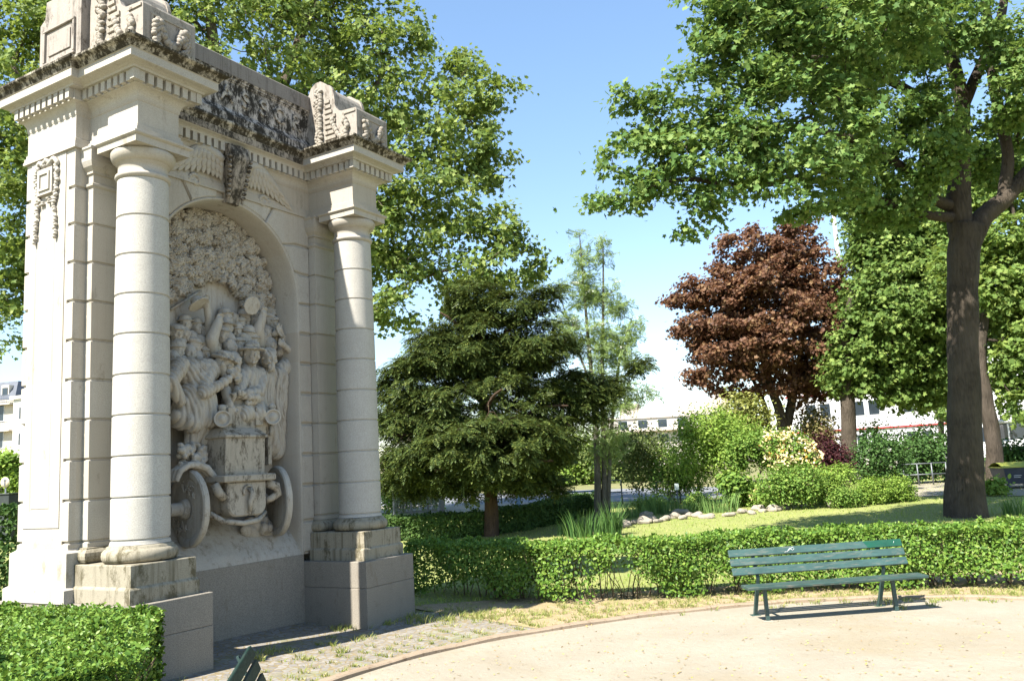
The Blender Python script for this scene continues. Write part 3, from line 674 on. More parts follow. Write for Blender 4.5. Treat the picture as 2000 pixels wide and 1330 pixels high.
# --- the motor car
cb = MB()
def bx(a, b, c_, d_, e_, f_, bv=.012): cb.box(a, b, c_, d_, e_, f_, bv)
u0, u1, vf = 1.50, 2.23, .36
cb.rects([(u0 + .03, u1 - .03, vf + .05, .95, 2.085), (u0 + .03, u1 - .03, vf + .03, .95, 2.56), (u0 + .0, u1 - .0, vf + .0, .95, 2.575), (u0 + .0, u1, vf + .0, .95, 2.60), (u0 + .06, u1 - .06, vf + .14, .95, 2.70)])
bx(u0 - .075, u1 + .075, vf - .06, .95, 1.99, 2.083, .016)
# rounded apron
P = [(u0 + .04, 1.99), (u0 + .04, 1.68)] + [(u0 + .19 - .15 * math.cos(t), 1.68 - .14 * math.sin(t)) for t in np.linspace(.2, math.pi / 2, 6)] + [(u1 - .19 + .15 * math.sin(t), 1.68 - .14 * math.cos(t)) for t in np.linspace(0, math.pi / 2 - .2, 6)] + [(u1 - .04, 1.68), (u1 - .04, 1.99)]
cb.prism(P, vf + .0, .9, .02)
# dashboard, seat back and side boards behind the bonnet
bx(1.60, 2.52, .57, .66, 2.62, 3.02, .02); bx(1.70, 1.80, .53, .58, 2.75, 2.98); bx(2.18, 2.30, .53, .58, 2.74, 3.0); bx(1.60, 1.66, .60, 1.1, 2.2, 2.98); bx(2.46, 2.52, .60, 1.1, 2.2, 2.98)
cb.tube([(1.78, .60, 3.0), (1.82, .55, 3.13), (1.80, .55, 3.18)], [.03, .028, .05], 10)
# bow bar and springs under the apron
cb.tube([(u0 - .18, .70, 1.66), (u0 - .12, .5, 1.60), (u0 - .02, .38, 1.50), (u0 + .25, .33, 1.455), (u1 - .2, .36, 1.47), (u1 + .05, .5, 1.56)], .035, 10)
cb.tube([(u1 + .03, .46, 1.96), (u1 + .17, .40, 1.90), (u1 + .22, .42, 1.80), (u1 + .12, .45, 1.74), (u1 + .05, .48, 1.72)], [.06, .065, .06, .05, .04], 10)
cb.tube([(u0 - .10, .46, 1.98), (u0 - .06, .42, 1.86), (u0 + .02, .42, 1.79)], [.06, .06, .05], 10)
cb.tube([(u0 - .35, .74, 1.69), (u1 + .6, .80, 1.69)], .045, 10)
car = cb.build('carved_car_body', RELIEFD, rel, True)
ck = MB(); uc_ = (u0 + u1) / 2 + .0
ck.tube([(uc_ + .085 * math.cos(t), vf - .012, 1.86 + .075 * math.sin(t)) for t in np.linspace(-.6, 3.7, 14)], .018, 8); ck.tube([(uc_ + .01, vf - .02, 1.90), (uc_ + .035, vf - .05, 1.82), (uc_ - .01, vf - .05, 1.72), (uc_, vf - .04, 1.60)], [.035, .04, .03, .02], 10)
ck.build('carved_starting_handle', RELIEFD, rel)
for (px_, py_) in ((433, 819), (531, 815)):
    c = rp(px_, py_, .53); l_ = MB(); R = rotm((0, 0, 1), -.62) @ rotm((1, 0, 0), math.pi / 2) @ np.diag([.86, .86, 1.25])
    def ring(prof):
        vs = []; n_ = 26
        for r_, z_ in prof: vs += [c + R @ np.array([r_ * math.cos(2 * math.pi * i / n_), r_ * math.sin(2 * math.pi * i / n_), z_]) for i in range(n_)]
        l_.add(vs, [(k * n_ + i, k * n_ + (i + 1) % n_, (k + 1) * n_ + (i + 1) % n_, (k + 1) * n_ + i) for k in range(len(prof) - 1) for i in range(n_)], True)
    ring([(.001, -.10), (.09, -.09), (.118, -.03), (.125, .05), (.13, .08), (.128, .10), (.105, .10), (.10, .075), (.06, .085), (.045, .10), (.001, .105)])
    l_.tube([c + [0, 0, -.12], c + [0, .02, -.26]], .03, 8); l_.ell(c + [.01, 0, .15], (.05, .05, .05))
    l_.build('carved_headlamp', RELIEF, rel)
for (uw, vw, nrm, hub) in ((1.20, .70, (-.975, .22, 0), 1), (2.73, .72, (-.915, .40, 0), 0)):
    wl = MB(); nn = np.array(nrm); nn /= np.linalg.norm(nn); up = np.array([0, 0, 1.]); sd = np.cross(up, nn); c = np.array([uw, vw, 1.69]); n_ = 56
    prof = [(.001, .02), (.05, .02), (.34, .03), (.375, .025), (.39, .038), (.42, .046), (.475, .045), (.492, .028), (.492, -.028), (.475, -.045), (.42, -.046), (.39, -.038), (.375, -.025), (.001, -.02)]
    vs = []
    for r_, h_ in prof: vs += [c + (sd * math.cos(2 * math.pi * i / n_) + up * math.sin(2 * math.pi * i / n_)) * r_ + nn * h_ for i in range(n_)]
    wl.add(vs, [(k * n_ + i, k * n_ + (i + 1) % n_, (k + 1) * n_ + (i + 1) % n_, (k + 1) * n_ + i) for k in range(len(prof) - 1) for i in range(n_)], True)
    if hub:
        wl.tube([c + nn * .04, c + nn * .10, c + nn * .11, c + nn * .26, c + nn * .27], [.13, .11, .085, .08, .03], 24)
        rg = random.Random(2)
        for k in range(36):
            a = rg.uniform(.5, 1.9) if k < 18 else rg.uniform(3.6, 4.9); r_ = rg.uniform(.2, .34); p = c + (sd * math.cos(a) + up * math.sin(a)) * r_ + nn * .052; a2 = rg.random() * 6.28; wl.tube([p, p + (sd * math.cos(a2) + up * math.sin(a2)) * .06], .009, 5)
    w_ = wl.build('carved_wheel', RELIEF, rel); w_.modifiers.new('edges', 'EDGE_SPLIT').split_angle = math.radians(40)
# dust and stones thrown up behind the wheels
m = MB()
for k in range(7): m.ell((random.uniform(2.35, 2.75), relief_y(0, 1.25) - .0, random.uniform(1.2, 1.4)), (random.uniform(.08, .2), .06, random.uniform(.03, .08)), rotm((0, 1, 0), random.uniform(-.5, .5)), 10, 7)
for k in range(12): m.ell((random.uniform(2.3, 2.62), random.uniform(.75, .9), random.uniform(1.3, 1.75)), (random.uniform(.04, .1), .06, random.uniform(.05, .1)), rotm((0, 1, 0), random.uniform(-.5, .5)), 10, 7)
sculpt('carved_dust', m, rel, RELIEF, .014, .010, (14, 4, 20), 4, 3)
# ================================================================== ground
gr = MB()
def gxy(i, j):
    x = -260 + 520 * i; y = -40 + 760 * (j ** 2.0); return (x, y, float(gz(x, y)) - .012)
xs = np.concatenate([np.linspace(-300, -12, 14)[:-1], np.linspace(-12, 16, 57), np.linspace(16, 300, 14)[1:]]); ys = np.concatenate([np.linspace(-40, 3, 8)[:-1], np.linspace(3, 46, 87), np.linspace(46, 900, 30)[1:]])
vs = [(x, y, float(gz(x, y)) - .012) for y in ys for x in xs]; nx = len(xs)
gr.add(vs, [(j * nx + i, j * nx + i + 1, (j + 1) * nx + i + 1, (j + 1) * nx + i) for j in range(len(ys) - 1) for i in range(nx - 1)], True)
t = NT('dry_grass_ground'); v = t.coord(1.0); n1 = t.noise(v, .5, 6, .65); n2 = t.noise(v, 6, 7, .7); n3 = t.noise(v, 60, 3, .7)
c = t.ramp(n1, [(.35, (.10, .13, .04)), (.65, (.22, .20, .09))]); c = t.mix(t.ramp(n2, [(.4, 0.0), (.65, .7)]), c, (.30, .25, .15)); c = t.mix(t.ramp(n3, [(.4, 0.0), (.6, .5)]), c, (.07, .08, .03))
tag(gr.build('ground', t.done(t.pbr(c, .95, t.bump(n3, .5, .02), .1))), kind='structure')
def dens(P, n):
    P = [np.array(p[:2], float) for p in P]; L = np.cumsum([0] + [np.linalg.norm(P[i + 1] - P[i]) for i in range(len(P) - 1)]); out = []
    for s in np.linspace(0, L[-1], n): out.append((np.interp(s, L, [p[0] for p in P]), np.interp(s, L, [p[1] for p in P])))
    return np.array(out)
def smooth(P, it=3):
    P = np.array(P, float)
    for _ in range(it): Q = P.copy(); Q[1:-1] = (P[:-2] + 2 * P[1:-1] + P[2:]) / 4; P = Q
    return P
def loft(name, Pa, Pb, n, m, mat, dz):
    a, b = dens(Pa, n), dens(Pb, n); g = MB()
    vs = [((a[i] * (1 - j / m) + b[i] * (j / m))) for i in range(n) for j in range(m + 1)]
    g.add([(p[0], p[1], float(gz(p[0], p[1])) + dz) for p in vs], [(i * (m + 1) + j, i * (m + 1) + j + 1, (i + 1) * (m + 1) + j + 1, (i + 1) * (m + 1) + j) for i in range(n - 1) for j in range(m)], True)
    me = g.mesh(name); bm = bmesh.new(); bm.from_mesh(me)
    for f in bm.faces:
        f.normal_update()
        if f.normal.z < 0: f.normal_flip()
    bm.to_mesh(me); bm.free(); return tag(mesh_obj(name, me, mat), kind='structure')
kpx = [(660, 1330), (720, 1306), (780, 1290), (850, 1273), (930, 1255), (1010, 1240), (1100, 1227), (1200, 1211), (1300, 1198), (1400, 1189), (1480, 1180), (1620, 1172), (1760, 1168), (1880, 1168), (2000, 1172)]
K = [gp(*p)[:2] for p in kpx]; K0 = K[0]
K = [np.array([-6.0, 3.6]), np.array([-4.6, 5.8]), np.array([-3.3, 7.6])] + K + [K[-1] + np.array([2.2, -.6]), K[-1] + np.array([5, -2.4]), K[-1] + np.array([9, -6])]
K = smooth(dens(K, 120), 6)
# sandy forecourt
t = NT('pale_sand'); v = t.coord(1.0); n1 = t.noise(v, .9, 6, .62); n2 = t.noise(v, 9, 8, .75); n3 = t.noise(v, 160, 3, .75); n4 = t.noise(v, 26, 5, .7)
c = t.ramp(n1, [(.3, (.252, .225, .176)), (.7, (.312, .286, .234))]); c = t.mix(t.ramp(n2, [(.45, 0.0), (.75, .35)]), c, (.27, .215, .135))
n5 = t.noise(v, .33, 5, .7, .8); c = t.mix(t.ramp(n5, [(.50, 0.0), (.70, .55)]), c, (.245, .20, .125)); c = t.mix(t.ramp(n4, [(.60, 0.0), (.70, .5)]), c, (.22, .18, .085)); c = t.mix(t.ramp(n3, [(.38, .5), (.5, 0.0)]), c, (.21, .17, .115))
sand = t.done(t.pbr(c, .95, t.bump(t.math('ADD', n3, n4), .4, .012, t.bump(n2, .5, .05)), .1))
near = np.array([[x, -12 + 0 * x] for x in np.linspace(-12, 16, 10)])
loft('sand_path', K, near, 120, 30, sand, .004)
# setts with dry grass between monument and kerb
t = NT('worn_setts'); v = t.coord(1.0); br = t.n('ShaderNodeTexVoronoi', feature='DISTANCE_TO_EDGE'); br.inputs['Scale'].default_value = 11.0; t.l(v, br.inputs['Vector'])
cel = t.n('ShaderNodeTexVoronoi'); cel.inputs['Scale'].default_value = 11.0; t.l(v, cel.inputs['Vector'])
n1 = t.noise(v, 1.2, 6, .7); n2 = t.noise(v, 24, 5, .7); n3 = t.noise(v, 4, 6, .75)
sett = t.mix(.5, t.ramp(n2, [(.3, (.13, .12, .11)), (.7, (.25, .235, .215))]), t.ramp(cel.outputs['Color'], [(.2, (.13, .12, .11)), (.8, (.27, .255, .235))]))
dirt = t.ramp(n2, [(.3, (.13, .10, .055)), (.7, (.24, .195, .11))])
c = t.mix(t.ramp(br.outputs['Distance'], [(.04, 1.0), (.10, 0.0)]), sett, dirt); c = t.mix(t.ramp(n3, [(.56, 0.0), (.70, .9)]), c, dirt); c = t.mix(t.ramp(n1, [(.55, 0.0), (.75, .6)]), c, (.17, .19, .06))
setm = t.done(t.pbr(c, .92, t.bump(t.math('MINIMUM', br.outputs['Distance'], .12), .5, .03, t.bump(n2, .3, .01)), .15))
back = smooth(dens([(-10, 8.5), (-7.5, 10.8), (-5.2, 12.6), (-3.2, 13.2), (-1.2, 13.1), (.0, 12.25), (1.0, 12.4), (3.0, 12.75)], 60), 2)
i1 = int(np.argmin(np.abs(K[:, 0] - 3.0)))
loft('paving', K[:i1], back, 90, 24, setm, .003)
# beaten earth under the hedge
t = NT('dry_earth'); v = t.coord(1.0); n1 = t.noise(v, 1.5, 6, .7); n2 = t.noise(v, 20, 6, .75); n3 = t.noise(v, 70, 4, .7)
c = t.ramp(n2, [(.3, (.22, .16, .10)), (.7, (.42, .33, .21))]); c = t.mix(t.ramp(n1, [(.45, 0.0), (.7, .8)]), c, (.24, .22, .09)); c = t.mix(t.ramp(n3, [(.35, .6), (.5, 0.0)]), c, (.13, .10, .06))
earth = t.done(t.pbr(c, .95, t.bump(n3, .6, .02), .1))
i0 = int(np.argmin(np.abs(K[:, 0] - .2)))
loft('hedge_bed', K[i0:], dens([(-2.0, 13.8), (0, 13.9), (4, 14.0), (8, 13.9), (16, 13)], 30), 90, 10, earth, .008)
# lawn
t = NT('lawn_grass'); v = t.coord(1.0); n1 = t.noise(v, .45, 7, .65); n2 = t.noise(v, 3.5, 7, .75); n3 = t.noise(t.coord(vec=(30, 14, 30)), 1.0, 4, .7); n4 = t.noise(v, 70, 2, .6)
c = t.ramp(n1, [(.3, (.19, .225, .065)), (.7, (.27, .28, .10))]); c = t.mix(t.ramp(n2, [(.45, 0.0), (.72, .75)]), c, (.31, .28, .13)); c = t.mix(t.ramp(n3, [(.35, .55), (.55, 0.0)]), c, (.13, .18, .04)); c = t.mix(t.ramp(n4, [(.70, 0.0), (.73, .8)]), c, (.7, .7, .6))
lawn = t.done(t.pbr(c, .9, t.bump(n3, .8, .05), .1))
loft('lawn', [(-40, 13.7), (-2, 13.7), (40, 13.7)], [(-40, 40), (0, 40), (60, 36)], 60, 40, lawn, .002)
# kerb of low edging
kb = MB(); kd = np.gradient(K, axis=0); kd /= np.linalg.norm(kd, axis=1)[:, None]; kn = np.stack([-kd[:, 1], kd[:, 0]], 1); L = []
for i in range(len(K)):
    z = float(gz(*K[i])); w_ = .014 * math.sin(i * 1.3)
    for (o, h) in ((-.075, -.05), (-.072, .034 + w_ * .5), (-.05, .048 + w_ * .5), (.05, .046 + w_ * .5), (.072, .03), (.078, -.05)): L.append((K[i][0] + kn[i][0] * o, K[i][1] + kn[i][1] * o, z + h))
kb.add(L, [(i * 6 + k, i * 6 + k + 1, (i + 1) * 6 + k + 1, (i + 1) * 6 + k)[::-1] for i in range(len(K) - 1) for k in range(5)])
tag(kb.build('kerb', mat_stone('weathered_edging', (.40, .31, .22), .35, (.22, .15, .09), 0, 3), None, True), kind='structure')
# ================================================================== vegetation
def unit(a): return a / (np.linalg.norm(a, axis=-1, keepdims=True) + 1e-9)
def shape_oval(w=.27, f=.07): return np.array([(0, 0, 0), (w * .9, .3, f), (w, .62, f), (0, 1, -.05), (-w, .62, f), (-w * .9, .3, f)]), [(0, 1, 2, 3), (0, 3, 4, 5)]
def shape_maple():
    h = [(0, 0), (.22, -.06), (.48, .12), (.30, .26), (.60, .62), (.24, .58), (0, 1.0)]
    V = [(x, y, abs(x) * .22 - y * y * .12) for x, y in h] + [(-x, y, abs(x) * .22 - y * y * .12) for x, y in h[1:-1]]
    return np.array(V), [(0, 1, 2, 3, 4, 5, 6), (0, 6, 11, 10, 9, 8, 7)]
def shape_frond(n=6, w=.30, lw=.05, droop=.25, taper=True, start=.05):
    V = []; F = []
    for k in range(n):
        y = start + (1 - start) * k / n; q = w * (1 - .75 * (k / n) ** 1.5 if taper else 1)
        for s in (-1, 1):
            b = len(V); z = -droop * y * y
            V += [(0, y - lw * .5, z), (s * q * .6, y + q * .25 + lw, z - .02 + .03), (s * q, y + q * .55, z - .06 * q), (s * q * .5, y + q * .3 - lw, z)]; F += [(b, b + 1, b + 2, b + 3)]
    b = len(V); V += [(0, 1 - .22, -droop * .7), (lw, .92, -droop * .85), (0, 1.06, -droop), (-lw, .92, -droop * .85)]; F += [(b, b + 1, b + 2, b + 3)]
    return np.array(V), F
OVAL, MAPLE = shape_oval(), shape_maple()
def np_mesh(name, V, faces_per, F, N):
    "N copies of the faces F over vertex blocks"
    k = V.shape[0] // N; me = bpy.data.meshes.new(name); me.vertices.add(len(V)); me.vertices.foreach_set('co', V.astype(np.float32).ravel())
    lt1 = np.array([len(f) for f in F]); li1 = np.concatenate([np.array(f) for f in F]); nl = len(li1)
    li = (li1[None, :] + (np.arange(N) * k)[:, None]).ravel(); lt = np.tile(lt1, N); ls = np.concatenate([[0], np.cumsum(lt)[:-1]])
    me.loops.add(nl * N); me.loops.foreach_set('vertex_index', li.astype(np.int32)); me.polygons.add(len(lt)); me.polygons.foreach_set('loop_start', ls.astype(np.int32)); me.polygons.foreach_set('loop_total', lt.astype(np.int32))
    me.update(calc_edges=True); return me
def leaf_mesh(name, C, Nrm, size, shape, tip=None, spin=True):
    S, F = shape; N = len(C); n = unit(Nrm); t = RNG.normal(size=(N, 3)) if tip is None else tip + RNG.normal(size=(N, 3)) * .35
    t = unit(t - n * (t * n).sum(1, keepdims=True)); x = np.cross(t, n); sz = np.asarray(size).reshape(-1, 1, 1) * np.ones((N, 1, 1))
    P = C[:, None, :] + sz * (S[None, :, 0:1] * x[:, None, :] + S[None, :, 1:2] * t[:, None, :] + S[None, :, 2:3] * n[:, None, :])
    return np_mesh(name, P.reshape(-1, 3), None, F, N)
def lobe(px, py, rx, ry, Y, dY=0.0, rd=None):
    c = at(px, py, Y + dY); s = (Y + dY) / CF; return (c, np.array([rx * s, (rd if rd is not None else .8 * (rx + ry) / 2) * s, ry * s]))
def crown(lobes, n, lo=.35, seed=0):
    g = np.random.default_rng(seed); w = np.array([(l[1].prod()) ** .72 for l in lobes]); idx = g.choice(len(lobes), n, p=w / w.sum())
    d = unit(g.normal(size=(n, 3))); r = (lo ** 3 + (1 - lo ** 3) * g.random(n)) ** (1 / 3.); c = np.array([lobes[i][0] for i in idx]); R = np.array([lobes[i][1] for i in idx])
    return c + d * r[:, None] * R, d
def branches(starts, targets, r0, rtip=.008, jit=.08, rmax=.09):
    "grow branches from the limb points to the leaf clusters; returns segments"
    n0 = len(starts); T = np.asarray(targets); P = np.zeros((n0 + 3 * len(T), 3)); P[:n0] = starts; par = -np.ones(len(P), int); cnt = np.zeros(len(P)); m = n0
    order = np.argsort([np.min(((starts - t) ** 2).sum(1)) for t in T])
    for ti in order:
        t = T[ti]; k = int(np.argmin(((P[:m] - t) ** 2).sum(1))); a = P[k]; prev = k; L = np.linalg.norm(t - a)
        for f in (.34, .68, 1.0):
            P[m] = a + (t - a) * f + RNG.normal(size=3) * jit * L * (f < 1) + np.array([0, 0, .10 * L * math.sin(f * math.pi)]); par[m] = prev; prev = m; m += 1
    for i in range(m - 1, n0 - 1, -1):
        cnt[i] += 1e-9
        if cnt[i] < .5: cnt[i] = 1
        if par[i] >= 0: cnt[par[i]] += cnt[i]
    rad = np.minimum(rmax, rtip * cnt ** .48); ii = np.arange(n0, m); pr = par[ii]; rp0 = np.where(pr < n0, np.minimum(rad[ii] * 1.2, rmax), rad[pr])
    return P[pr], P[ii], np.minimum(rp0, rad[ii] * 1.5), rad[ii]
def seg_mesh(name, A, B, ra, rb, n=5):
    d = unit(B - A); ref = np.where(np.abs(d[:, 2:3]) > .9, np.array([[1., 0, 0]]), np.array([[0, 0, 1.]])); x = unit(np.cross(d, ref)); y = np.cross(d, x); N = len(A)
    ang = np.arange(n) * 2 * math.pi / n; ring = x[:, None, :] * np.cos(ang)[None, :, None] + y[:, None, :] * np.sin(ang)[None, :, None]
    V = np.concatenate([A[:, None, :] + ring * ra[:, None, None], B[:, None, :] + ring * rb[:, None, None]], 1)
    return np_mesh(name, V.reshape(-1, 3), None, [(i, (i + 1) % n, n + (i + 1) % n, n + i) for i in range(n)], N)
def dense_line(P, step=.35):
    P = [np.array(p, float) for p in P]; out = []
    for a, b in zip(P[:-1], P[1:]):
        k = max(1, int(np.linalg.norm(b - a) / step)); out += [a + (b - a) * i / k for i in range(k)]
    return np.array(out + [P[-1]])
def spline(P, R, n=8):
    "smooth line through points"
    P = np.array(P, float); R = np.array(R, float); Q = []; S = []
    for i in range(len(P) - 1):
        p0, p1, p2, p3 = P[max(i - 1, 0)], P[i], P[i + 1], P[min(i + 2, len(P) - 1)]
        for t in np.linspace(0, 1, n, endpoint=False):
            Q.append(.5 * ((2 * p1) + (-p0 + p2) * t + (2 * p0 - 5 * p1 + 4 * p2 - p3) * t ** 2 + (-p0 + 3 * p1 - 3 * p2 + p3) * t ** 3)); S.append(R[i] + (R[i + 1] - R[i]) * t)
    return Q + [P[-1]], S + [R[-1]]
def rough_tube(mb, pts, rad, n=20, amp=.05, flare=0.0, seed=0):
    pts, rad = spline(pts, rad); b = len(mb.v); mb.tube(pts, rad, n); 
    for i in range(b, len(mb.v)):
        k = (i - b) // n
        if k >= len(pts): break
        c = np.array(pts[k]); p = np.array(mb.v[i]); d = p - c; a = (i - b) % n * 2 * math.pi / n
        f = 1 + amp * math.sin(3 * a + k * .35 + seed) + amp * .7 * math.sin(5 * a - k * .5 + seed * 2) + amp * .6 * math.sin(k * 1.1 + a)
        if flare: f *= 1 + flare * math.exp(-k / 4.0) * (1 + .35 * math.sin(4 * a + seed))
        mb.v[i] = tuple(c + d * f)
def tree(name, label, cat, base, limbs, lobes, ncl, nl, size, shape, leafm, bark, group=None, lo=.35, clr=.5, up=.6, out=.5, rnd=.6, rtip=.008, seed=1, flat=.6, extra=None, flare=.25, cut=None, rmax=.09, tipdown=0.0):
    base = np.array(base, float); o = empty(name, base, 0, label, cat, group)
    tb = MB()
    for k, (pts, rad) in enumerate(limbs): rough_tube(tb, [np.array(p) - base for p in pts], rad, 32 if k == 0 else 14, .05, flare if k == 0 else 0, k)
    tb.build('trunk', bark, o)
    starts = np.concatenate([dense_line(spline(p, r)[0])[3 if k == 0 else 1:] for k, (p, r) in enumerate(limbs)]); starts = starts[starts[:, 2] > (base[2] + limbs[0][0][-1][2]) / 2 if len(limbs) == 1 else starts[:, 2] > base[2] + .45 * (limbs[0][0][-1][2] - base[2])] if extra is None else starts[starts[:, 2] > extra]
    C, d = crown(lobes, ncl, lo, seed)
    if cut is not None: k = cut(C); C, d = C[k], d[k]
    a, b, ra, rb = branches(starts, C, None, rtip, .07, rmax); me = seg_mesh('branches', a - base, b - base, ra, rb); mesh_obj('branches', me, bark, o, True)
    n = len(C); idx = np.repeat(np.arange(n), nl); g = np.random.default_rng(seed + 5); off = g.normal(size=(len(idx), 3)) * clr * np.array([.62, .62, .62 * flat]); P = C[idx] + off
    nr = unit(np.array([0, 0, up]) + unit(off) * out * .5 + d[idx] * out + g.normal(size=off.shape) * rnd)
    tip = unit(off * np.array([1, 1, .3])) * 1.0 + np.array([0, 0, -tipdown]) if tipdown else None
    mesh_obj('crown', leaf_mesh('crown', P - base, nr, size * g.uniform(.5, 1.3, len(P)), shape, tip), leafm, o)
    return o
BARK_M = mat_bark('maple_bark', (.024, .019, .014), (.085, .068, .052)); BARK_P = mat_bark('plane_bark', (.05, .04, .03), (.16, .13, .10)); BARK_Y = mat_bark('yew_bark', (.035, .022, .015), (.10, .065, .045)); BARK_G = mat_bark('grey_bark', (.06, .055, .045), (.16, .145, .12))
L_PLANE = mat_leaf('plane_leaf', (.05, .08, .020), (.092, .135, .034), (.18, .21, .065), .34, (.23, .29, .04))
L_MAPLE = mat_leaf('maple_leaf', (.038, .078, .020), (.070, .122, .032), (.14, .185, .055), .34, (.19, .26, .045))
L_LIME = mat_leaf('lime_leaf', (.045, .080, .018), (.082, .130, .030), (.15, .195, .05), .34, (.17, .22, .045))
L_COPPER = mat_leaf('copper_leaf', (.052, .027, .017), (.098, .050, .029), (.140, .088, .042), .30, (.20, .075, .035), .55)
L_YEW = mat_leaf('yew_needle', (.022, .038, .011), (.040, .058, .014), (.078, .093, .021), .14, (.10, .11, .02), .5)
L_ROWAN = mat_leaf('rowan_leaf', (.10, .15, .05), (.14, .19, .07), (.19, .24, .10), .4)
L_HEDGE = mat_leaf('privet_leaf', (.032, .070, .012), (.075, .135, .020), (.115, .165, .030), .20, (.17, .24, .03), .42)
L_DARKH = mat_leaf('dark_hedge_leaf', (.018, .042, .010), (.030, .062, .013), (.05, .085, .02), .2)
def px_line(pts, Y): return [at(x, y, Y) for x, y in pts]
# ---- the big plane tree behind the monument
Y = 27.0; bs = gp(430, 1052); bs = np.array([at(430, 990, Y)[0], Y, float(gz(at(430, 990, Y)[0], Y))]); s = Y / CF
LM = [([bs, at(432, 800, Y), at(440, 620, Y), at(450, 430, Y)], [.55, .48, .42, .34]), ([at(440, 620, Y), at(560, 430, Y + 1), at(680, 260, Y + 1.5), at(760, 120, Y + 1.5)], [.30, .22, .15, .07]), ([at(450, 430, Y), at(430, 200, Y), at(400, -60, Y)], [.30, .22, .12]), ([at(440, 600, Y), at(250, 420, Y - 1), at(100, 260, Y - 1.5), at(20, 120, Y - 2)], [.28, .2, .13, .06]), ([at(445, 520, Y), at(640, 470, Y + .5), at(820, 400, Y + .8), at(930, 350, Y + .5)], [.2, .12, .06, .02]), ([at(450, 430, Y), at(560, 150, Y), at(640, -80, Y)], [.28, .18, .1]), ([at(438, 700, Y), at(600, 640, Y), at(780, 560, Y + .3), at(960, 500, Y)], [.16, .10, .05, .02])]
LB = [lobe(430, 120, 330, 330, Y, 0), lobe(700, 180, 190, 170, Y), lobe(870, 250, 135, 130, Y, -.5), lobe(800, 400, 170, 120, Y, -1), lobe(960, 500, 100, 105, Y, -1), lobe(820, 560, 150, 90, Y, 0), lobe(560, 380, 250, 200, Y, .5), lobe(130, 120, 220, 260, Y, -1), lobe(40, 380, 150, 200, Y, -1), lobe(0, 640, 75, 90, Y, -1), lobe(250, 480, 230, 180, Y, .5), lobe(640, -20, 160, 120, Y), lobe(300, -220, 330, 220, Y), lobe(950, 215, 62, 60, Y, -.5), lobe(985, 195, 38, 35, Y, -.5), lobe(905, 130, 50, 48, Y), lobe(960, 330, 52, 55, Y, -.5), lobe(1020, 470, 45, 40, Y, -1), lobe(1045, 540, 38, 40, Y, -1), lobe(790, 60, 60, 60, Y), lobe(700, 620, 140, 60, Y, .5), lobe(780, 470, 90, 120, Y, .3), lobe(60, 30, 140, 100, Y, -.5), lobe(260, 40, 160, 90, Y, .3), lobe(60, 250, 120, 120, Y, -.5), lobe(15, 560, 60, 70, Y, -.8)]
tree('plane_tree', 'tall broad plane tree with loose bright crown rising behind the monument', 'tree', bs, LM, LB, 1750, 56, .165, MAPLE, L_PLANE, BARK_P, lo=.30, clr=.40, seed=3, rtip=.010)
# ---- the big maple on the right
Y = float(gp(1885, 1008)[1]); bs = gp(1885, 1008); s = Y / CF
LM = [([bs - [0, 0, .3], at(1884, 850, Y), at(1880, 650, Y), at(1882, 520, Y), at(1888, 440, Y)], [.46, .385, .355, .37, .41]),
      ([at(1880, 470, Y), at(1872, 390, Y), at(1876, 300, Y), at(1878, 200, Y), at(1850, 90, Y), at(1810, -20, Y), at(1770, -160, Y)], [.30, .30, .22, .19, .17, .14, .08]),
      ([at(1895, 470, Y), at(1925, 420, Y), at(1965, 385, Y), at(2010, 335, Y), at(2090, 240, Y), at(2160, 120, Y)], [.30, .25, .21, .18, .12, .06]),
      ([at(1960, 385, Y), at(1968, 300, Y), at(1952, 225, Y), at(1938, 120, Y), at(1960, 10, Y), at(1975, -120, Y)], [.17, .14, .14, .14, .11, .07]),
      ([at(1882, 210, Y), at(1905, 150, Y), at(1930, 90, Y), at(1925, 0, Y), at(1900, -120, Y)], [.15, .14, .12, .10, .06]),
      ([at(1870, 425, Y), at(1800, 418, Y - .4), at(1700, 385, Y - .8), at(1600, 352, Y - 2.2), at(1500, 345, Y - 3.6)], [.15, .11, .09, .06, .03]),
      ([at(1868, 405, Y), at(1815, 385, Y - .3), at(1765, 330, Y - .8), at(1660, 270, Y - 2), at(1520, 250, Y - 3.6), at(1380, 260, Y - 4.4)], [.16, .14, .12, .09, .07, .03]),
      ([at(1876, 250, Y), at(1760, 170, Y - .6), at(1640, 120, Y - 2), at(1500, 120, Y - 3.6), at(1400, 150, Y - 4.4)], [.15, .12, .09, .06, .03]),
      ([at(1950, 240, Y), at(1985, 190, Y - .2), at(2040, 150, Y - .6)], [.07, .06, .04]), ([at(1700, 300, Y - 1.6), at(1500, 360, Y - 3.6), at(1340, 350, Y - 4.4), at(1230, 380, Y - 4.6)], [.08, .07, .05, .025])]
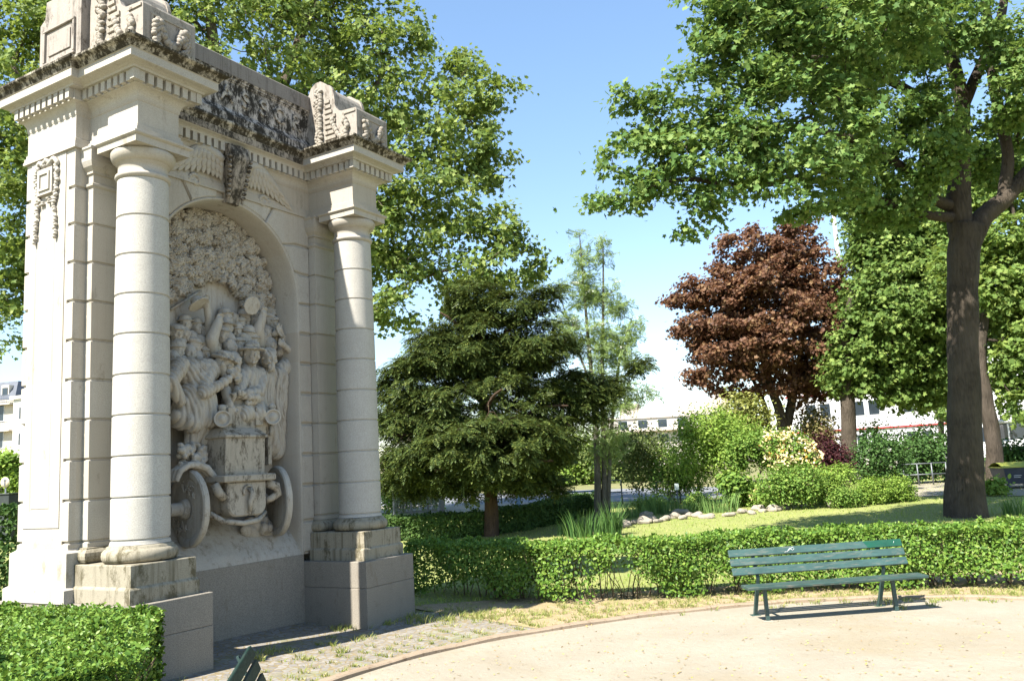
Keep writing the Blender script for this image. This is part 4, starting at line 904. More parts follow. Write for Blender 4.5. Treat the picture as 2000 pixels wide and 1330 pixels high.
LB = [lobe(1640, 90, 215, 125, Y, -1.5), lobe(1470, 110, 120, 110, Y, -4.5), lobe(1420, 40, 75, 75, Y, -4.5), lobe(1330, 210, 115, 85, Y, -4.5), lobe(1240, 290, 85, 65, Y, -4.5), lobe(1260, 190, 52, 28, Y, -4.5), lobe(1400, 310, 150, 85, Y, -4.5), lobe(1560, 260, 190, 110, Y, -4.5), lobe(1230, 375, 78, 40, Y, -4.5), lobe(1185, 410, 40, 18, Y, -4.5), lobe(1355, 395, 62, 40, Y, -4.5), lobe(1350, 440, 22, 18, Y, -4.5), lobe(1720, 250, 150, 120, Y, -1.5), lobe(1560, 370, 170, 55, Y, -4.5), lobe(1740, 380, 120, 70, Y, -.5), lobe(1650, 420, 90, 45, Y, 0), lobe(1800, 60, 110, 80, Y, 1), lobe(1830, 230, 80, 90, Y, -1), lobe(1985, 90, 60, 80, Y, -1), lobe(1990, 250, 40, 50, Y, .5), lobe(1905, 270, 50, 60, Y, 1.5), lobe(1900, 40, 90, 90, Y, -1.5), lobe(1970, 170, 50, 70, Y, -1.5), lobe(1840, 330, 60, 60, Y, -1.5), lobe(1940, 340, 70, 50, Y, 2), lobe(1975, 110, 52, 60, Y, -1.5), lobe(1990, 225, 45, 40, Y, -1.2), lobe(2100, 100, 120, 150, Y, 0), lobe(2180, 260, 110, 120, Y, 0), lobe(1700, -100, 300, 120, Y), lobe(2000, -200, 250, 130, Y, 0), lobe(1190, 290, 34, 26, Y, -4.5), lobe(1500, 20, 130, 60, Y, -4.5), lobe(1690, 50, 210, 90, Y, -5), lobe(1800, -80, 220, 110, Y, -5), lobe(1600, 150, 150, 60, Y, -4.5), lobe(1480, -40, 150, 90, Y, -5)]
def cutm(C):
    q = C - CAM; x = 1000 + CF * (q @ cR) / (q @ cF); y = 665 - CF * (q @ cU) / (q @ cF)
    return ~((x > 1915) & (x < 2000) & (y > 120) & (y < 330) & (RNG.random(len(C)) < .30) | (x > 1865) & (x < 1945) & (y > 20) & (y < 200) & (RNG.random(len(C)) < .45) | (x > 1800) & (y > 395) & (y < 700) & (x < 1960))
tree('maple_tree', 'large maple with thick dark trunk, forked limbs and spreading green crown beyond the bench', 'tree', bs, LM, LB, 1120, 86, .125, MAPLE, L_MAPLE, BARK_M, lo=.35, clr=.36, flat=.42, seed=8, rtip=.009, extra=float(at(1880, 480, Y)[2]), cut=cutm, up=.8, flare=.22)
# ---- yew
bs = gp(960, 1046); Y = bs[1]
LM = [([bs - [0, 0, .2], at(958, 960, Y), at(950, 850, Y), at(940, 700, Y), at(935, 580, Y)], [.19, .165, .15, .10, .03])]
for (a, b, c_, dy) in (((955, 860), (1050, 800), (1110, 792), -.8), ((955, 880), (860, 850), (770, 850), -.8), ((948, 800), (1040, 720), (1095, 700), -.3), ((948, 790), (860, 720), (780, 700), -.4), ((945, 820), (960, 780), (980, 760), -2.6), ((955, 900), (1080, 850), (1190, 752), .4), ((942, 700), (900, 640), (860, 610), -.3), ((942, 700), (1000, 640), (1050, 620), -.4), ((955, 900), (900, 900), (850, 920), -1.8), ((955, 900), (1010, 900), (1080, 900), -1.6)):
    LM.append(([at(*a, Y), at(*b, Y + dy * .6), at(*c_, Y + dy)], [.08, .05, .02]))
LB = [lobe(935, 590, 55, 50, Y), lobe(900, 600, 34, 22, Y), lobe(1000, 600, 50, 38, Y, -.4), lobe(930, 680, 135, 75, Y), lobe(860, 690, 90, 50, Y, -.5), lobe(1040, 680, 95, 55, Y, -.3), lobe(945, 800, 178, 90, Y), lobe(800, 750, 60, 60, Y, -.3), lobe(805, 850, 70, 80, Y, -.4), lobe(870, 890, 120, 65, Y, -.6), lobe(1045, 865, 95, 58, Y, -.5), lobe(1110, 765, 66, 40, Y, .2), lobe(1195, 745, 48, 18, Y, .6), lobe(1245, 715, 24, 14, Y, .8), lobe(960, 870, 150, 60, Y, -1.2), lobe(890, 555, 20, 22, Y), lobe(1060, 580, 30, 26, Y, -.3), lobe(790, 915, 50, 35, Y, 0), lobe(1140, 800, 52, 34, Y, .2), lobe(1165, 770, 40, 26, Y, .4), lobe(1080, 925, 50, 32, Y, 0), lobe(905, 945, 30, 26, Y, -.8), lobe(830, 930, 70, 30, Y, -.3), lobe(1000, 930, 60, 26, Y, -.6), lobe(1030, 945, 36, 18, Y, -.4), lobe(770, 800, 34, 60, Y, -.2), lobe(1262, 708, 18, 9, Y, .8), lobe(940, 925, 60, 26, Y, -1.2), lobe(860, 948, 55, 24, Y, .2), lobe(1010, 950, 60, 20, Y, .2), lobe(1075, 945, 40, 22, Y, .3), lobe(790, 945, 45, 24, Y, .3), lobe(900, 962, 18, 16, Y, -.9)]
tree('yew_tree', 'dark needled yew with drooping sprays between the monument and the flower bed', 'tree', bs, LM, LB, 1500, 50, .23, shape_frond(5, .30, .10, .35), L_YEW, BARK_Y, lo=.45, clr=.20, seed=13, rtip=.005, up=.9, out=.25, rnd=.35, flat=.5, extra=float(bs[2] + 1.3), flare=.15, rmax=.05, tipdown=.35)
# ---- copper maple
bs = gp(1535, 935); Y = 44.0; bs = np.array([at(1535, 900, Y)[0], Y, float(gz(at(1535, 900, Y)[0], Y))])
LM = [([bs - [0, 0, .2], at(1530, 850, Y), at(1522, 800, Y), at(1500, 740, Y), at(1480, 640, Y)], [.36, .31, .24, .18, .09]), ([at(1532, 860, Y), at(1545, 790, Y), at(1560, 720, Y), at(1570, 620, Y)], [.26, .22, .17, .08]), ([at(1512, 770, Y), at(1440, 700, Y), at(1380, 640, Y)], [.14, .1, .05]), ([at(1550, 760, Y), at(1620, 690, Y), at(1670, 620, Y)], [.14, .1, .05]), ([at(1500, 860, Y + 1), at(1496, 800, Y + 1), at(1470, 740, Y + 1)], [.16, .14, .08])]
LB = [lobe(1500, 560, 110, 90, Y), lobe(1460, 490, 60, 42, Y), lobe(1550, 485, 75, 48, Y), lobe(1605, 560, 80, 78, Y), lobe(1400, 570, 80, 45, Y), lobe(1345, 585, 42, 22, Y), lobe(1385, 640, 75, 45, Y), lobe(1315, 652, 32, 18, Y), lobe(1450, 680, 110, 70, Y, -1), lobe(1580, 670, 120, 80, Y, -1), lobe(1400, 720, 60, 40, Y), lobe(1500, 760, 110, 40, Y), lobe(1620, 735, 90, 45, Y), lobe(1570, 445, 45, 20, Y), lobe(1360, 735, 22, 14, Y), lobe(1490, 455, 30, 22, Y), lobe(1490, 620, 150, 120, Y, -.5), lobe(1430, 540, 60, 40, Y), lobe(1650, 640, 40, 60, Y), lobe(1640, 570, 40, 50, Y)]
tree('copper_maple', 'round copper leaved maple with dark red crown standing behind the flower bed', 'tree', bs, LM, LB, 760, 80, .18, MAPLE, L_COPPER, BARK_M, lo=.35, clr=.42, flat=.5, seed=23, rtip=.012, extra=float(bs[2] + 3.0), rmax=.1)
# ---- green trees behind the maple
def lime(name, label, tx, ybase, Y, trunk, rads, lobes, n, seed, mat=L_LIME, size=.21, shape=MAPLE):
    b = at(tx, ybase, Y); b[2] = float(gz(b[0], Y)); P = [b - [0, 0, .2]] + [at(x, y, Y) for x, y in trunk]
    return tree('lime_tree', label, 'tree', b, [(P, rads)], lobes, n, 62, size, shape, mat, BARK_M, lo=.35, clr=.48, flat=.5, seed=seed, rtip=.012, extra=float(at(0, trunk[0][1], Y)[2]), rmax=.1, group='green trees behind the maple')
Y = 41.0
lime('lime', 'straight trunked lime tree whose lower crown hangs before the white building', 1657, 900, Y, [(1656, 800), (1650, 700), (1660, 600), (1690, 500)], [.36, .33, .28, .2, .1], [lobe(1672, 738, 60, 38, Y), lobe(1725, 680, 110, 90, Y), lobe(1760, 760, 90, 45, Y), lobe(1725, 600, 80, 80, Y), lobe(1780, 590, 100, 110, Y, -1), lobe(1760, 500, 100, 70, Y), lobe(1830, 700, 90, 90, Y), lobe(1712, 500, 55, 50, Y), lobe(1790, 430, 110, 70, Y), lobe(1850, 500, 80, 90, Y), lobe(1710, 445, 60, 40, Y)], 1050, 31)
Y = 34.0
lime('lime', 'leaning dark trunked tree directly behind the maple trunk with light leaves', 1945, 940, Y, [(1940, 860), (1925, 780), (1915, 700), (1925, 600), (1935, 520)], [.33, .28, .27, .23, .16, .08], [lobe(1960, 560, 80, 70, Y), lobe(1900, 520, 80, 70, Y, 1), lobe(1985, 700, 50, 70, Y), lobe(2040, 620, 90, 120, Y), lobe(1970, 470, 70, 50, Y), lobe(2080, 480, 100, 90, Y), lobe(1960, 380, 70, 50, Y, 1), lobe(1930, 620, 40, 60, Y, 1.5), lobe(1885, 420, 60, 60, Y, 2), lobe(1960, 320, 80, 70, Y, 1), lobe(1890, 340, 60, 60, Y, 1.5), lobe(1990, 790, 40, 40, Y)], 640, 37, mat_leaf('light_lime_leaf', (.06, .10, .025), (.10, .15, .035), (.15, .19, .05), .38, (.22, .28, .04)), .20)
Y = 60.0
lime('lime', 'slim dark tree seen just left of the maple trunk before the white building', 1838, 900, Y, [(1838, 830), (1836, 760), (1830, 690)], [.22, .18, .14, .08], [lobe(1840, 790, 50, 40, Y), lobe(1830, 700, 70, 70, Y), lobe(1860, 600, 80, 80, Y), lobe(1880, 760, 50, 50, Y)], 320, 41)
# ---- rowan sapling with several stems
bs = gp(1168, 1012); Y = bs[1]
LM = [([bs - [0, 0, .1], at(1166, 900, Y), at(1158, 760, Y), at(1145, 620, Y), at(1132, 460, Y)], [.12, .09, .07, .045, .012]), ([bs + [.15, 0, -.1], at(1180, 900, Y), at(1176, 750, Y), at(1178, 600, Y), at(1178, 470, Y)], [.09, .075, .06, .04, .012]), ([bs + [.3, .1, -.1], at(1190, 920, Y), at(1200, 780, Y), at(1215, 680, Y), at(1235, 620, Y)], [.08, .06, .045, .03, .01]), ([at(1158, 760, Y), at(1120, 660, Y), at(1095, 580, Y)], [.04, .03, .01]), ([at(1178, 760, Y), at(1230, 780, Y), at(1280, 768, Y)], [.035, .02, .008])]
LB = [lobe(1133, 480, 16, 40, Y), lobe(1178, 490, 13, 38, Y), lobe(1140, 570, 30, 45, Y), lobe(1185, 580, 35, 40, Y), lobe(1105, 560, 20, 22, Y), lobe(1150, 660, 60, 45, Y), lobe(1200, 680, 55, 50, Y), lobe(1238, 640, 22, 28, Y), lobe(1100, 630, 30, 30, Y), lobe(1215, 770, 60, 40, Y), lobe(1270, 772, 24, 10, Y), lobe(1150, 760, 60, 40, Y), lobe(1185, 860, 50, 40, Y), lobe(1140, 520, 18, 40, Y), lobe(1205, 600, 18, 30, Y)]
ro = tree('rowan_sapling', 'slender many stemmed rowan sapling with airy leaves and white flower heads', 'tree', bs, LM, LB, 520, 7, .27, shape_frond(6, .30, .07, .15, False, .1), L_ROWAN, BARK_G, lo=.1, clr=.20, seed=51, rtip=.005, up=.5, out=.4, rnd=.6, extra=float(bs[2] + 1.6), flare=.1, rmax=.03)
C, d = crown(LB[:11], 26, .5, 77); idx = np.repeat(np.arange(26), 40); P = C[idx] + RNG.normal(size=(len(idx), 3)) * np.array([.09, .09, .03])
mesh_obj('flower_heads', leaf_mesh('flower_heads', P - bs, np.array([0, 0, 1.]) + RNG.normal(size=P.shape) * .5, .05 * np.ones(len(P)), OVAL), mat_leaf('cream_flower', (.62, .60, .45), (.72, .70, .55), None, .3, (.7, .7, .5)), ro)
# ================================================================== hedges and plants
STEM = mat_bark('hedge_stem', (.07, .05, .03), (.20, .15, .10), 3)
def hedge(name, label, path, width, h, n, size, mat, dens_f=None, nstem=0, seed=0, group=None, base=None, wob=.05, skew=0.0):
    g = np.random.default_rng(seed); P = dens(path, 200); L = np.concatenate([[0], np.cumsum(np.linalg.norm(np.diff(P, axis=0), axis=1))]); d = np.gradient(P, axis=0); d = unit(d); nrm = np.stack([-d[:, 1], d[:, 0]], 1)
    bs = np.array([P[0][0], P[0][1], float(gz(*P[0]))]); o = empty(name, bs, 0, label, 'hedge', group)
    area = np.array([width, h, h, .5]); k = g.choice(4, n, p=area / area.sum() if False else np.array([.30, .30, .12, .28])); s = g.random(n) * L[-1]
    w = g.uniform(-.5, .5, n); z = g.random(n); edge = np.abs(g.normal(size=n)) * .035
    W = np.where(k == 0, w * width, np.where(k == 1, -.5 * width + edge, np.where(k == 2, .5 * width - edge, w * width))); Z = np.where(k == 0, h - edge, z * h)
    end = (g.random(n) < .03); s = np.where(end & (g.random(n) < .5), L[-1] - edge * 2, np.where(end, edge * 2, s))
    bul = wob * (np.sin(s * 3.1 + seed) + np.sin(s * 7.3 + Z * 5 + seed) * .7 + np.sin(Z * 9 + s * 2.0) * .6); W = W + bul * np.sign(W) * (k > 0); Z = Z + bul * .5 * (k == 0)
    rnd_edge = np.clip((Z - (h - .10)) / .10, 0, 1); W = W * (1 - .10 * rnd_edge * (k > 0))
    ns = max(4, int(L[-1] * 5)); si = g.integers(0, ns, n); spr = g.random(n) < .022; sp_s = g.random(ns) * L[-1]; sp_w = g.uniform(-.5, .5, ns) * width; sp_h = g.uniform(.02, .07, ns); s = np.where(spr, sp_s[si], s); W = np.where(spr, sp_w[si], W); Z = np.where(spr, h + sp_h[si] * g.random(n), Z); s = s + W * skew; x = np.interp(s, L, P[:, 0]); y = np.interp(s, L, P[:, 1]); nx_ = np.interp(s, L, nrm[:, 0]); ny_ = np.interp(s, L, nrm[:, 1])
    C = np.stack([x + nx_ * W, y + ny_ * W, gz(x, y) + Z], 1); keep = np.ones(n, bool)
    if dens_f is not None: keep = g.random(n) < dens_f(s, W, Z)
    on = np.where((k == 0)[:, None], np.array([0, 0, 1.]), np.where((k == 3)[:, None], g.normal(size=(n, 3)), np.stack([nx_ * np.sign(W), ny_ * np.sign(W), .45 + 0 * W], 1)))
    C = C + g.normal(size=C.shape) * .018; N_ = unit(on + g.normal(size=C.shape) * .65); C, N_ = C[keep], N_[keep]
    tip = unit(N_ * .4 + np.array([0, 0, .5]) + g.normal(size=C.shape) * .7)
    mesh_obj('foliage', leaf_mesh('foliage', C - bs, N_, size * g.uniform(.6, 1.3, len(C)), shape_oval(.30, .06), tip), mat, o)
    if nstem:
        A_ = []; B_ = []; ra = []; rb = []
        for _ in range(nstem):
            c0 = round(g.random() * L[-1] / .42) * .42 + g.normal() * .06; x0, y0 = np.interp(c0, L, P[:, 0]), np.interp(c0, L, P[:, 1]); p = np.array([x0, y0, float(gz(x0, y0)) - .02]) + np.append(g.normal(size=2) * .07, 0); dr = np.append(g.normal(size=2) * .28, 1.0); r_ = g.uniform(.006, .014)
            for q in range(4):
                e_ = p + (dr + g.normal(size=3) * .16) * h * .22; A_.append(p); B_.append(e_); ra.append(r_); rb.append(r_ * .8); p = e_; r_ *= .8
        mesh_obj('stems', seg_mesh('stems', np.array(A_) - bs, np.array(B_) - bs, np.array(ra), np.array(rb)), STEM, o, True)
    return o
fb = [gp(*p)[:2] for p in ((795, 1166), (900, 1172), (1000, 1180), (1100, 1182), (1200, 1180), (1300, 1175), (1420, 1166), (1560, 1160), (1700, 1156), (1850, 1152), (2000, 1152))]
fb = fb + [fb[-1] + (fb[-1] - fb[-2]) * 2.2 + np.array([0, -.3])]; fb = smooth(dens(fb, 40), 4); dd = unit(np.gradient(fb, axis=0)); fcen = fb + np.stack([-dd[:, 1], dd[:, 0]], 1) * .44
def fd(s, W, Z):
    low = .40 + .17 * np.sin(s * 2.1 + 1) + .10 * np.sin(s * 5.3); gap = sstep(low - .2, low + .12, Z); blob = (np.sin(s * 2.6 + .4) + np.sin(s * 4.1 + 2.0) > .40) * .75
    hole = 1 - .9 * np.exp(-((s - 3.1) / .22) ** 2) * (Z < .66) - .85 * np.exp(-((s - 3.75) / .16) ** 2) * (Z < .7)
    right = sstep(5.0, 6.5, s)
    return np.clip(np.maximum(np.maximum(gap, blob * (Z > .05)), right * sstep(.08, .30, Z) * .95) * hole, 0, 1)
hedge('clipped_hedge', 'long clipped hedge with bare lower stems running behind the bench', fcen, .86, .86, 80000, .055, L_HEDGE, fd, 170, 3, wob=.055)
c1, c2, c0 = onz(314, 1194, .80), onz(238, 1330, .80), onz(-140, 1184, .80)
ax = unit((c0 - c1)[:2]); bx_ = unit((c2 - c1)[:2]); nn_ = np.array([-ax[1], ax[0]]); al, be = float(bx_ @ nn_), float(bx_ @ ax); hw_ = 1.5; pth = [c1[:2] + ax * 0 + nn_ * math.copysign(hw_, al), c1[:2] + nn_ * math.copysign(hw_, al) + ax * 3.4]; pth = [p + ax * (be / abs(al)) * hw_ for p in pth]
hedge('clipped_hedge', 'square cut bright green hedge in the near left corner before the monument', pth, 2 * hw_, .80 - float(gz(*c1[:2])), 100000, .042, L_HEDGE, lambda s, W, Z: .35 + .65 * sstep(.0, .3, Z), 30, 5, wob=.02, skew=be / al)
bb = [gp(*p)[:2] for p in ((700, 1062), (800, 1056), (930, 1050), (1040, 1034), (1100, 1022), (1165, 1000))]; bb = smooth(dens(bb, 30), 3); dd = unit(np.gradient(bb, axis=0)); bcen = bb + np.stack([-dd[:, 1], dd[:, 0]], 1) * .5
hedge('clipped_hedge', 'dark shaded hedge curving away behind the yew trunk', bcen, 1.0, .58, 34000, .075, mat_leaf('shade_darkened_laurel_leaf', (.024, .050, .012), (.038, .072, .016), (.06, .095, .025), .2), None, 0, 7, wob=.05)  # shade of yew and monument is put into these laurel leaf colours
hl = [at(-60, 1000, 17.0)[:2], at(45, 1000, 18.5)[:2]]
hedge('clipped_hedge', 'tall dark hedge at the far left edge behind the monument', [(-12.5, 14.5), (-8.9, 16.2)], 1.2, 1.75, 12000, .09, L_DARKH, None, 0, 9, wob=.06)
# ---- shrubs of the flower bed
def shrub(name, label, px, py, lobes_px, n, size, mat, shape=OVAL, stems=5, seed=0, group=None, cat='shrub', lo=.45, clr=.10, flowers=None, Yd=None, up=.7, rstem=.02):
    b = gp(px, py) if Yd is None else at(px, py, Yd); Y = b[1]; b[2] = float(gz(b[0], b[1])); o = empty(name, b, 0, label, cat, group); LB = [lobe(x, y, rx, ry, Y, dy) for (x, y, rx, ry, dy) in lobes_px]; g = np.random.default_rng(seed)
    n = int(n * 3.6); size *= 1.15; nc = max(8, n // 14); C, d = crown(LB, nc, lo, seed + 1); idx = np.repeat(np.arange(nc), 14); off = g.normal(size=(len(idx), 3)) * clr; P = C[idx] + off; P[:, 2] = np.maximum(P[:, 2], gz(P[:, 0], P[:, 1]) + .02)
    nr = unit(np.array([0, 0, up]) + d[idx] * .6 + g.normal(size=P.shape) * .55)
    mesh_obj('foliage', leaf_mesh('foliage', P - b, nr, size * g.uniform(.65, 1.3, len(P)), shape), mat, o)
    st = np.array([b + np.array([0, 0, .05]) + np.append(g.normal(size=2) * .02, 0) for _ in range(stems)]); sub = C[g.choice(nc, min(nc, 60), False)]
    A_, B_, ra, rb = branches(st, sub, None, .006, .06, rstem); mesh_obj('stems', seg_mesh('stems', A_ - b, B_ - b, ra, rb), STEM, o, True)
    if flowers:
        nf, fs, fm, nm = flowers; F, _ = crown(LB, nf, .85, seed + 9); idx = np.repeat(np.arange(nf), 12); P = F[idx] + g.normal(size=(len(idx), 3)) * fs * .8
        mesh_obj(nm, leaf_mesh(nm, P - b, np.array([-.3, -.8, .6]) + g.normal(size=P.shape) * .6, fs * 1.3 * np.ones(len(P)), OVAL), fm, o)
    return o
LG = mat_leaf('light_shrub_leaf', (.085, .14, .025), (.13, .20, .035), (.19, .25, .05), .35); LO = mat_leaf('olive_shrub_leaf', (.05, .075, .022), (.08, .105, .03), (.12, .14, .045), .3); LBU = mat_leaf('burgundy_leaf', (.022, .008, .010), (.040, .012, .014), (.06, .02, .02), .2, (.10, .02, .02)); LD = mat_leaf('dark_shrub_leaf', (.025, .055, .014), (.04, .08, .02), (.06, .11, .03), .25); LM_ = mat_leaf('mid_shrub_leaf', (.06, .115, .022), (.10, .165, .032), (.16, .21, .045), .32)
FY = mat_leaf('yellow_flower', (.50, .41, .20), (.54, .47, .28), (.52, .26, .05), .25, (.5, .4, .1)); FW = mat_leaf('pale_flower', (.35, .33, .28), (.42, .40, .34), None, .3, (.4, .4, .3))
shrub('flower_bed_shrub', 'airy light green shrub in the middle of the bed', 1395, 985, [(1390, 850, 62, 50, 0), (1350, 880, 45, 60, .3), (1420, 900, 45, 60, 0), (1400, 820, 30, 25, 0), (1350, 830, 30, 30, .5)], 2600, .085, LG, seed=1, clr=.16, group='shrubs in the flower bed')
shrub('flower_bed_shrub', 'dark olive feathery shrub right of the rowan sapling', 1245, 985, [(1250, 870, 55, 40, 0), (1285, 890, 45, 45, .3), (1220, 880, 35, 45, 0), (1260, 920, 50, 40, 0)], 2000, .08, LO, seed=2, clr=.16, group='shrubs in the flower bed')
shrub('flower_bed_shrub', 'small round topped tree like shrub on bare dark stems', 1472, 985, [(1470, 872, 45, 26, 0), (1500, 890, 26, 22, 0), (1440, 890, 26, 22, 0)], 1300, .085, LM_, seed=3, stems=6, clr=.12, group='shrubs in the flower bed', rstem=.045)
shrub('flower_bed_shrub', 'azalea covered in pale yellow and orange flowers', 1545, 985, [(1545, 885, 40, 42, 0), (1570, 905, 30, 30, 0), (1520, 865, 24, 24, 0)], 900, .085, LM_, seed=4, clr=.12, flowers=(105, .095, FY, 'blossoms'), group='shrubs in the flower bed')
shrub('flower_bed_shrub', 'wide mid green shrub under the yellow azalea', 1540, 995, [(1520, 950, 40, 35, 0), (1565, 945, 40, 35, 0)], 1700, .075, LM_, seed=5, clr=.12, group='shrubs in the flower bed')
shrub('flower_bed_shrub', 'burgundy leaved shrub right of the azalea', 1612, 975, [(1612, 880, 32, 34, .5), (1635, 900, 25, 30, .5), (1600, 905, 22, 25, .5)], 1300, .08, LBU, seed=6, clr=.12, group='shrubs in the flower bed')
shrub('flower_bed_shrub', 'bright green mounded shrub under the burgundy one', 1632, 985, [(1630, 935, 45, 25, 0), (1610, 950, 30, 25, 0)], 1500, .06, LG, seed=7, clr=.08, group='shrubs in the flower bed')
shrub('flower_bed_shrub', 'low round clipped bush at the end of the bed', 1705, 985, [(1705, 958, 34, 24, 0)], 1300, .055, LG, seed=8, clr=.06, group='shrubs in the flower bed')
shrub('flower_bed_shrub', 'trailing yellow green bush at the right tip of the bed', 1755, 980, [(1752, 955, 28, 22, 0), (1770, 968, 18, 12, 0), (1735, 965, 18, 15, 0)], 1200, .06, LG, seed=9, clr=.08, group='shrubs in the flower bed')
shrub('flower_bed_shrub', 'small low bush between the rocks and the round bush', 1640, 992, [(1645, 972, 26, 18, 0), (1670, 975, 18, 14, 0)], 800, .055, LM_, seed=10, clr=.07, group='shrubs in the flower bed')
shrub('background_shrub', 'tall dark shrub with pale flowers left of the maple trunk', 1720, 960, [(1720, 890, 40, 45, 0), (1690, 905, 30, 40, 0), (1745, 900, 25, 35, 0)], 1800, .085, LD, seed=11, clr=.16, flowers=(14, .05, FW, 'blossoms'), group='shrubs behind the flower bed')
shrub('background_shrub', 'dark rounded shrub mass beside the rail fence', 1795, 945, [(1790, 890, 50, 40, 0), (1835, 895, 40, 40, 0), (1770, 910, 30, 30, 0)], 1700, .11, LD, seed=12, clr=.2, group='shrubs behind the flower bed')
shrub('background_shrub', 'yellowish shrub seen under the copper maple', 1440, 935, [(1440, 810, 40, 35, 0), (1430, 850, 40, 40, 0), (1480, 820, 30, 30, 0)], 1500, .16, mat_leaf('yellowish_leaf', (.10, .12, .03), (.15, .16, .045), (.2, .2, .07), .3), seed=13, clr=.3, Yd=42, group='shrubs behind the flower bed')
shrub('background_shrub', 'brownish green shrub between the copper maple and the lime trunk', 1590, 930, [(1590, 830, 30, 28, 0), (1600, 865, 32, 30, 0)], 1100, .15, mat_leaf('brownish_leaf', (.10, .10, .04), (.15, .14, .06), (.2, .15, .08), .3), seed=14, clr=.3, Yd=44, group='shrubs behind the flower bed')
shrub('background_shrub', 'light green bush by the mesh fence right of the monument', 800, 1000, [(800, 955, 60, 28, 0), (770, 965, 30, 30, 0), (840, 970, 30, 20, 0)], 1800, .11, LG, seed=15, clr=.16, group='shrubs behind the flower bed')
for k, (px_, lab) in enumerate(((890, 'roadside bush seen under the left side of the yew'), (1010, 'roadside bush seen just right of the yew trunk'), (1100, 'roadside bush with pale leaves behind the blue gate'), (1190, 'roadside bush behind the rowan stems'))):
    shrub('roadside_bush', lab, px_, 960, [(px_ - 40, 900, 60, 36, 0), (px_ + 30, 890, 60, 45, 1), (px_, 930, 80, 25, 0), (px_ + 60, 925, 50, 25, 0)], 1700, .24, (LG, LM_, LG, LO)[k], seed=20 + k, clr=.4, Yd=62, group='bushes beyond the road')
shrub('flower_bed_shrub', 'deep green shrub right behind the sign post', 1325, 985, [(1315, 915, 40, 40, .8), (1345, 930, 40, 35, .8), (1300, 950, 30, 25, .6)], 1500, .08, LM_, seed=16, clr=.14, group='shrubs in the flower bed')
shrub('flower_bed_shrub', 'broad leaved shrub at the centre of the bed behind the day lilies', 1440, 990, [(1435, 950, 30, 28, 0), (1455, 965, 25, 22, 0)], 600, .13, LM_, seed=17, clr=.1, group='shrubs in the flower bed')
shrub('background_shrub', 'dark bush under the leaning tree at the right edge', 1975, 950, [(1975, 890, 40, 24, 0), (2010, 890, 40, 24, 0)], 900, .13, LD, seed=18, clr=.2, Yd=36, group='shrubs behind the flower bed')
shrub('sapling', 'small leafy sprout at the foot of the leaning trunk', 1945, 968, [(1945, 952, 16, 14, 0)], 160, .13, LG, seed=19, clr=.1)
shrub('flower_bed_shrub', 'low pale green cushion plant behind the left end of the rocks', 1262, 1000, [(1258, 985, 26, 14, 0), (1282, 984, 18, 12, 0)], 420, .06, LG, seed=61, clr=.07, group='shrubs in the flower bed')
shrub('flower_bed_shrub', 'low mid green plant between the sign post and the pale lily clump', 1362, 996, [(1362, 980, 24, 15, 0)], 380, .065, LM_, seed=62, clr=.07, group='shrubs in the flower bed')
shrub('flower_bed_shrub', 'small yellow flowered plant in front of the bare stemmed shrub', 1492, 990, [(1490, 970, 24, 16, 0), (1510, 975, 16, 12, 0)], 420, .06, LG, seed=63, clr=.07, flowers=(9, .05, FY, 'blossoms'), group='shrubs in the flower bed')
shrub('flower_bed_shrub', 'tall pale green shrub at the back of the bed left of the copper maple trunk', 1420, 955, [(1410, 860, 46, 40, 0), (1455, 850, 36, 34, .5), (1370, 880, 34, 34, .3)], 900, .11, LG, seed=64, clr=.2, Yd=36, group='shrubs in the flower bed')
shrub('background_shrub', 'loose mid green shrub standing before the white building right of the lime trunk', 1720, 940, [(1700, 855, 34, 26, 0), (1760, 870, 44, 26, 0), (1815, 860, 34, 34, 0)], 700, .15, LM_, seed=65, clr=.26, Yd=46, group='shrubs behind the flower bed')
# ---- irises, day lilies and grasses
def blades(name, label, px, py, n, h, spread, mat, seed=0, cat='plant', group=None, w=.028, lean=.35, P0=None):
    b = gp(px, py) if P0 is None else np.array(P0); g = np.random.default_rng(seed); o = empty(name, b, 0, label, cat, group) if label else None
    k = 5; V = []
    a = g.random(n) * 6.28; r = np.sqrt(g.random(n)) * spread; p = np.stack([np.cos(a) * r, np.sin(a) * r * .7, 0 * r], 1); az = a + g.normal(size=n) * .8; H = h * g.uniform(.55, 1.1, n); le = lean * g.uniform(.2, 1.3, n); sd_ = np.stack([-np.sin(az + 1), np.cos(az + 1), 0 * az], 1)
    for i in range(k):
        t = i / (k - 1); c = p + np.stack([np.cos(az) * le * H * t ** 2, np.sin(az) * le * H * t ** 2, H * (t - .25 * le * t ** 3)], 1); ww = (w * (1 - t ** 1.6) + .001) * .5; V += [c - sd_ * ww, c + sd_ * ww]
    V = np.stack(V, 1).reshape(-1, 3); F = [(2 * i, 2 * i + 1, 2 * i + 3, 2 * i + 2) for i in range(k - 1)]
    me = np_mesh('blades', V, None, F, n); mesh_obj('blades', me, mat, o) if o else None; return o if o else (me, b)
IR = mat_leaf('iris_blade', (.06, .11, .03), (.09, .15, .045), (.13, .19, .06), .25); IRD = mat_leaf('dark_iris_blade', (.03, .07, .02), (.05, .10, .025), (.08, .13, .035), .25)
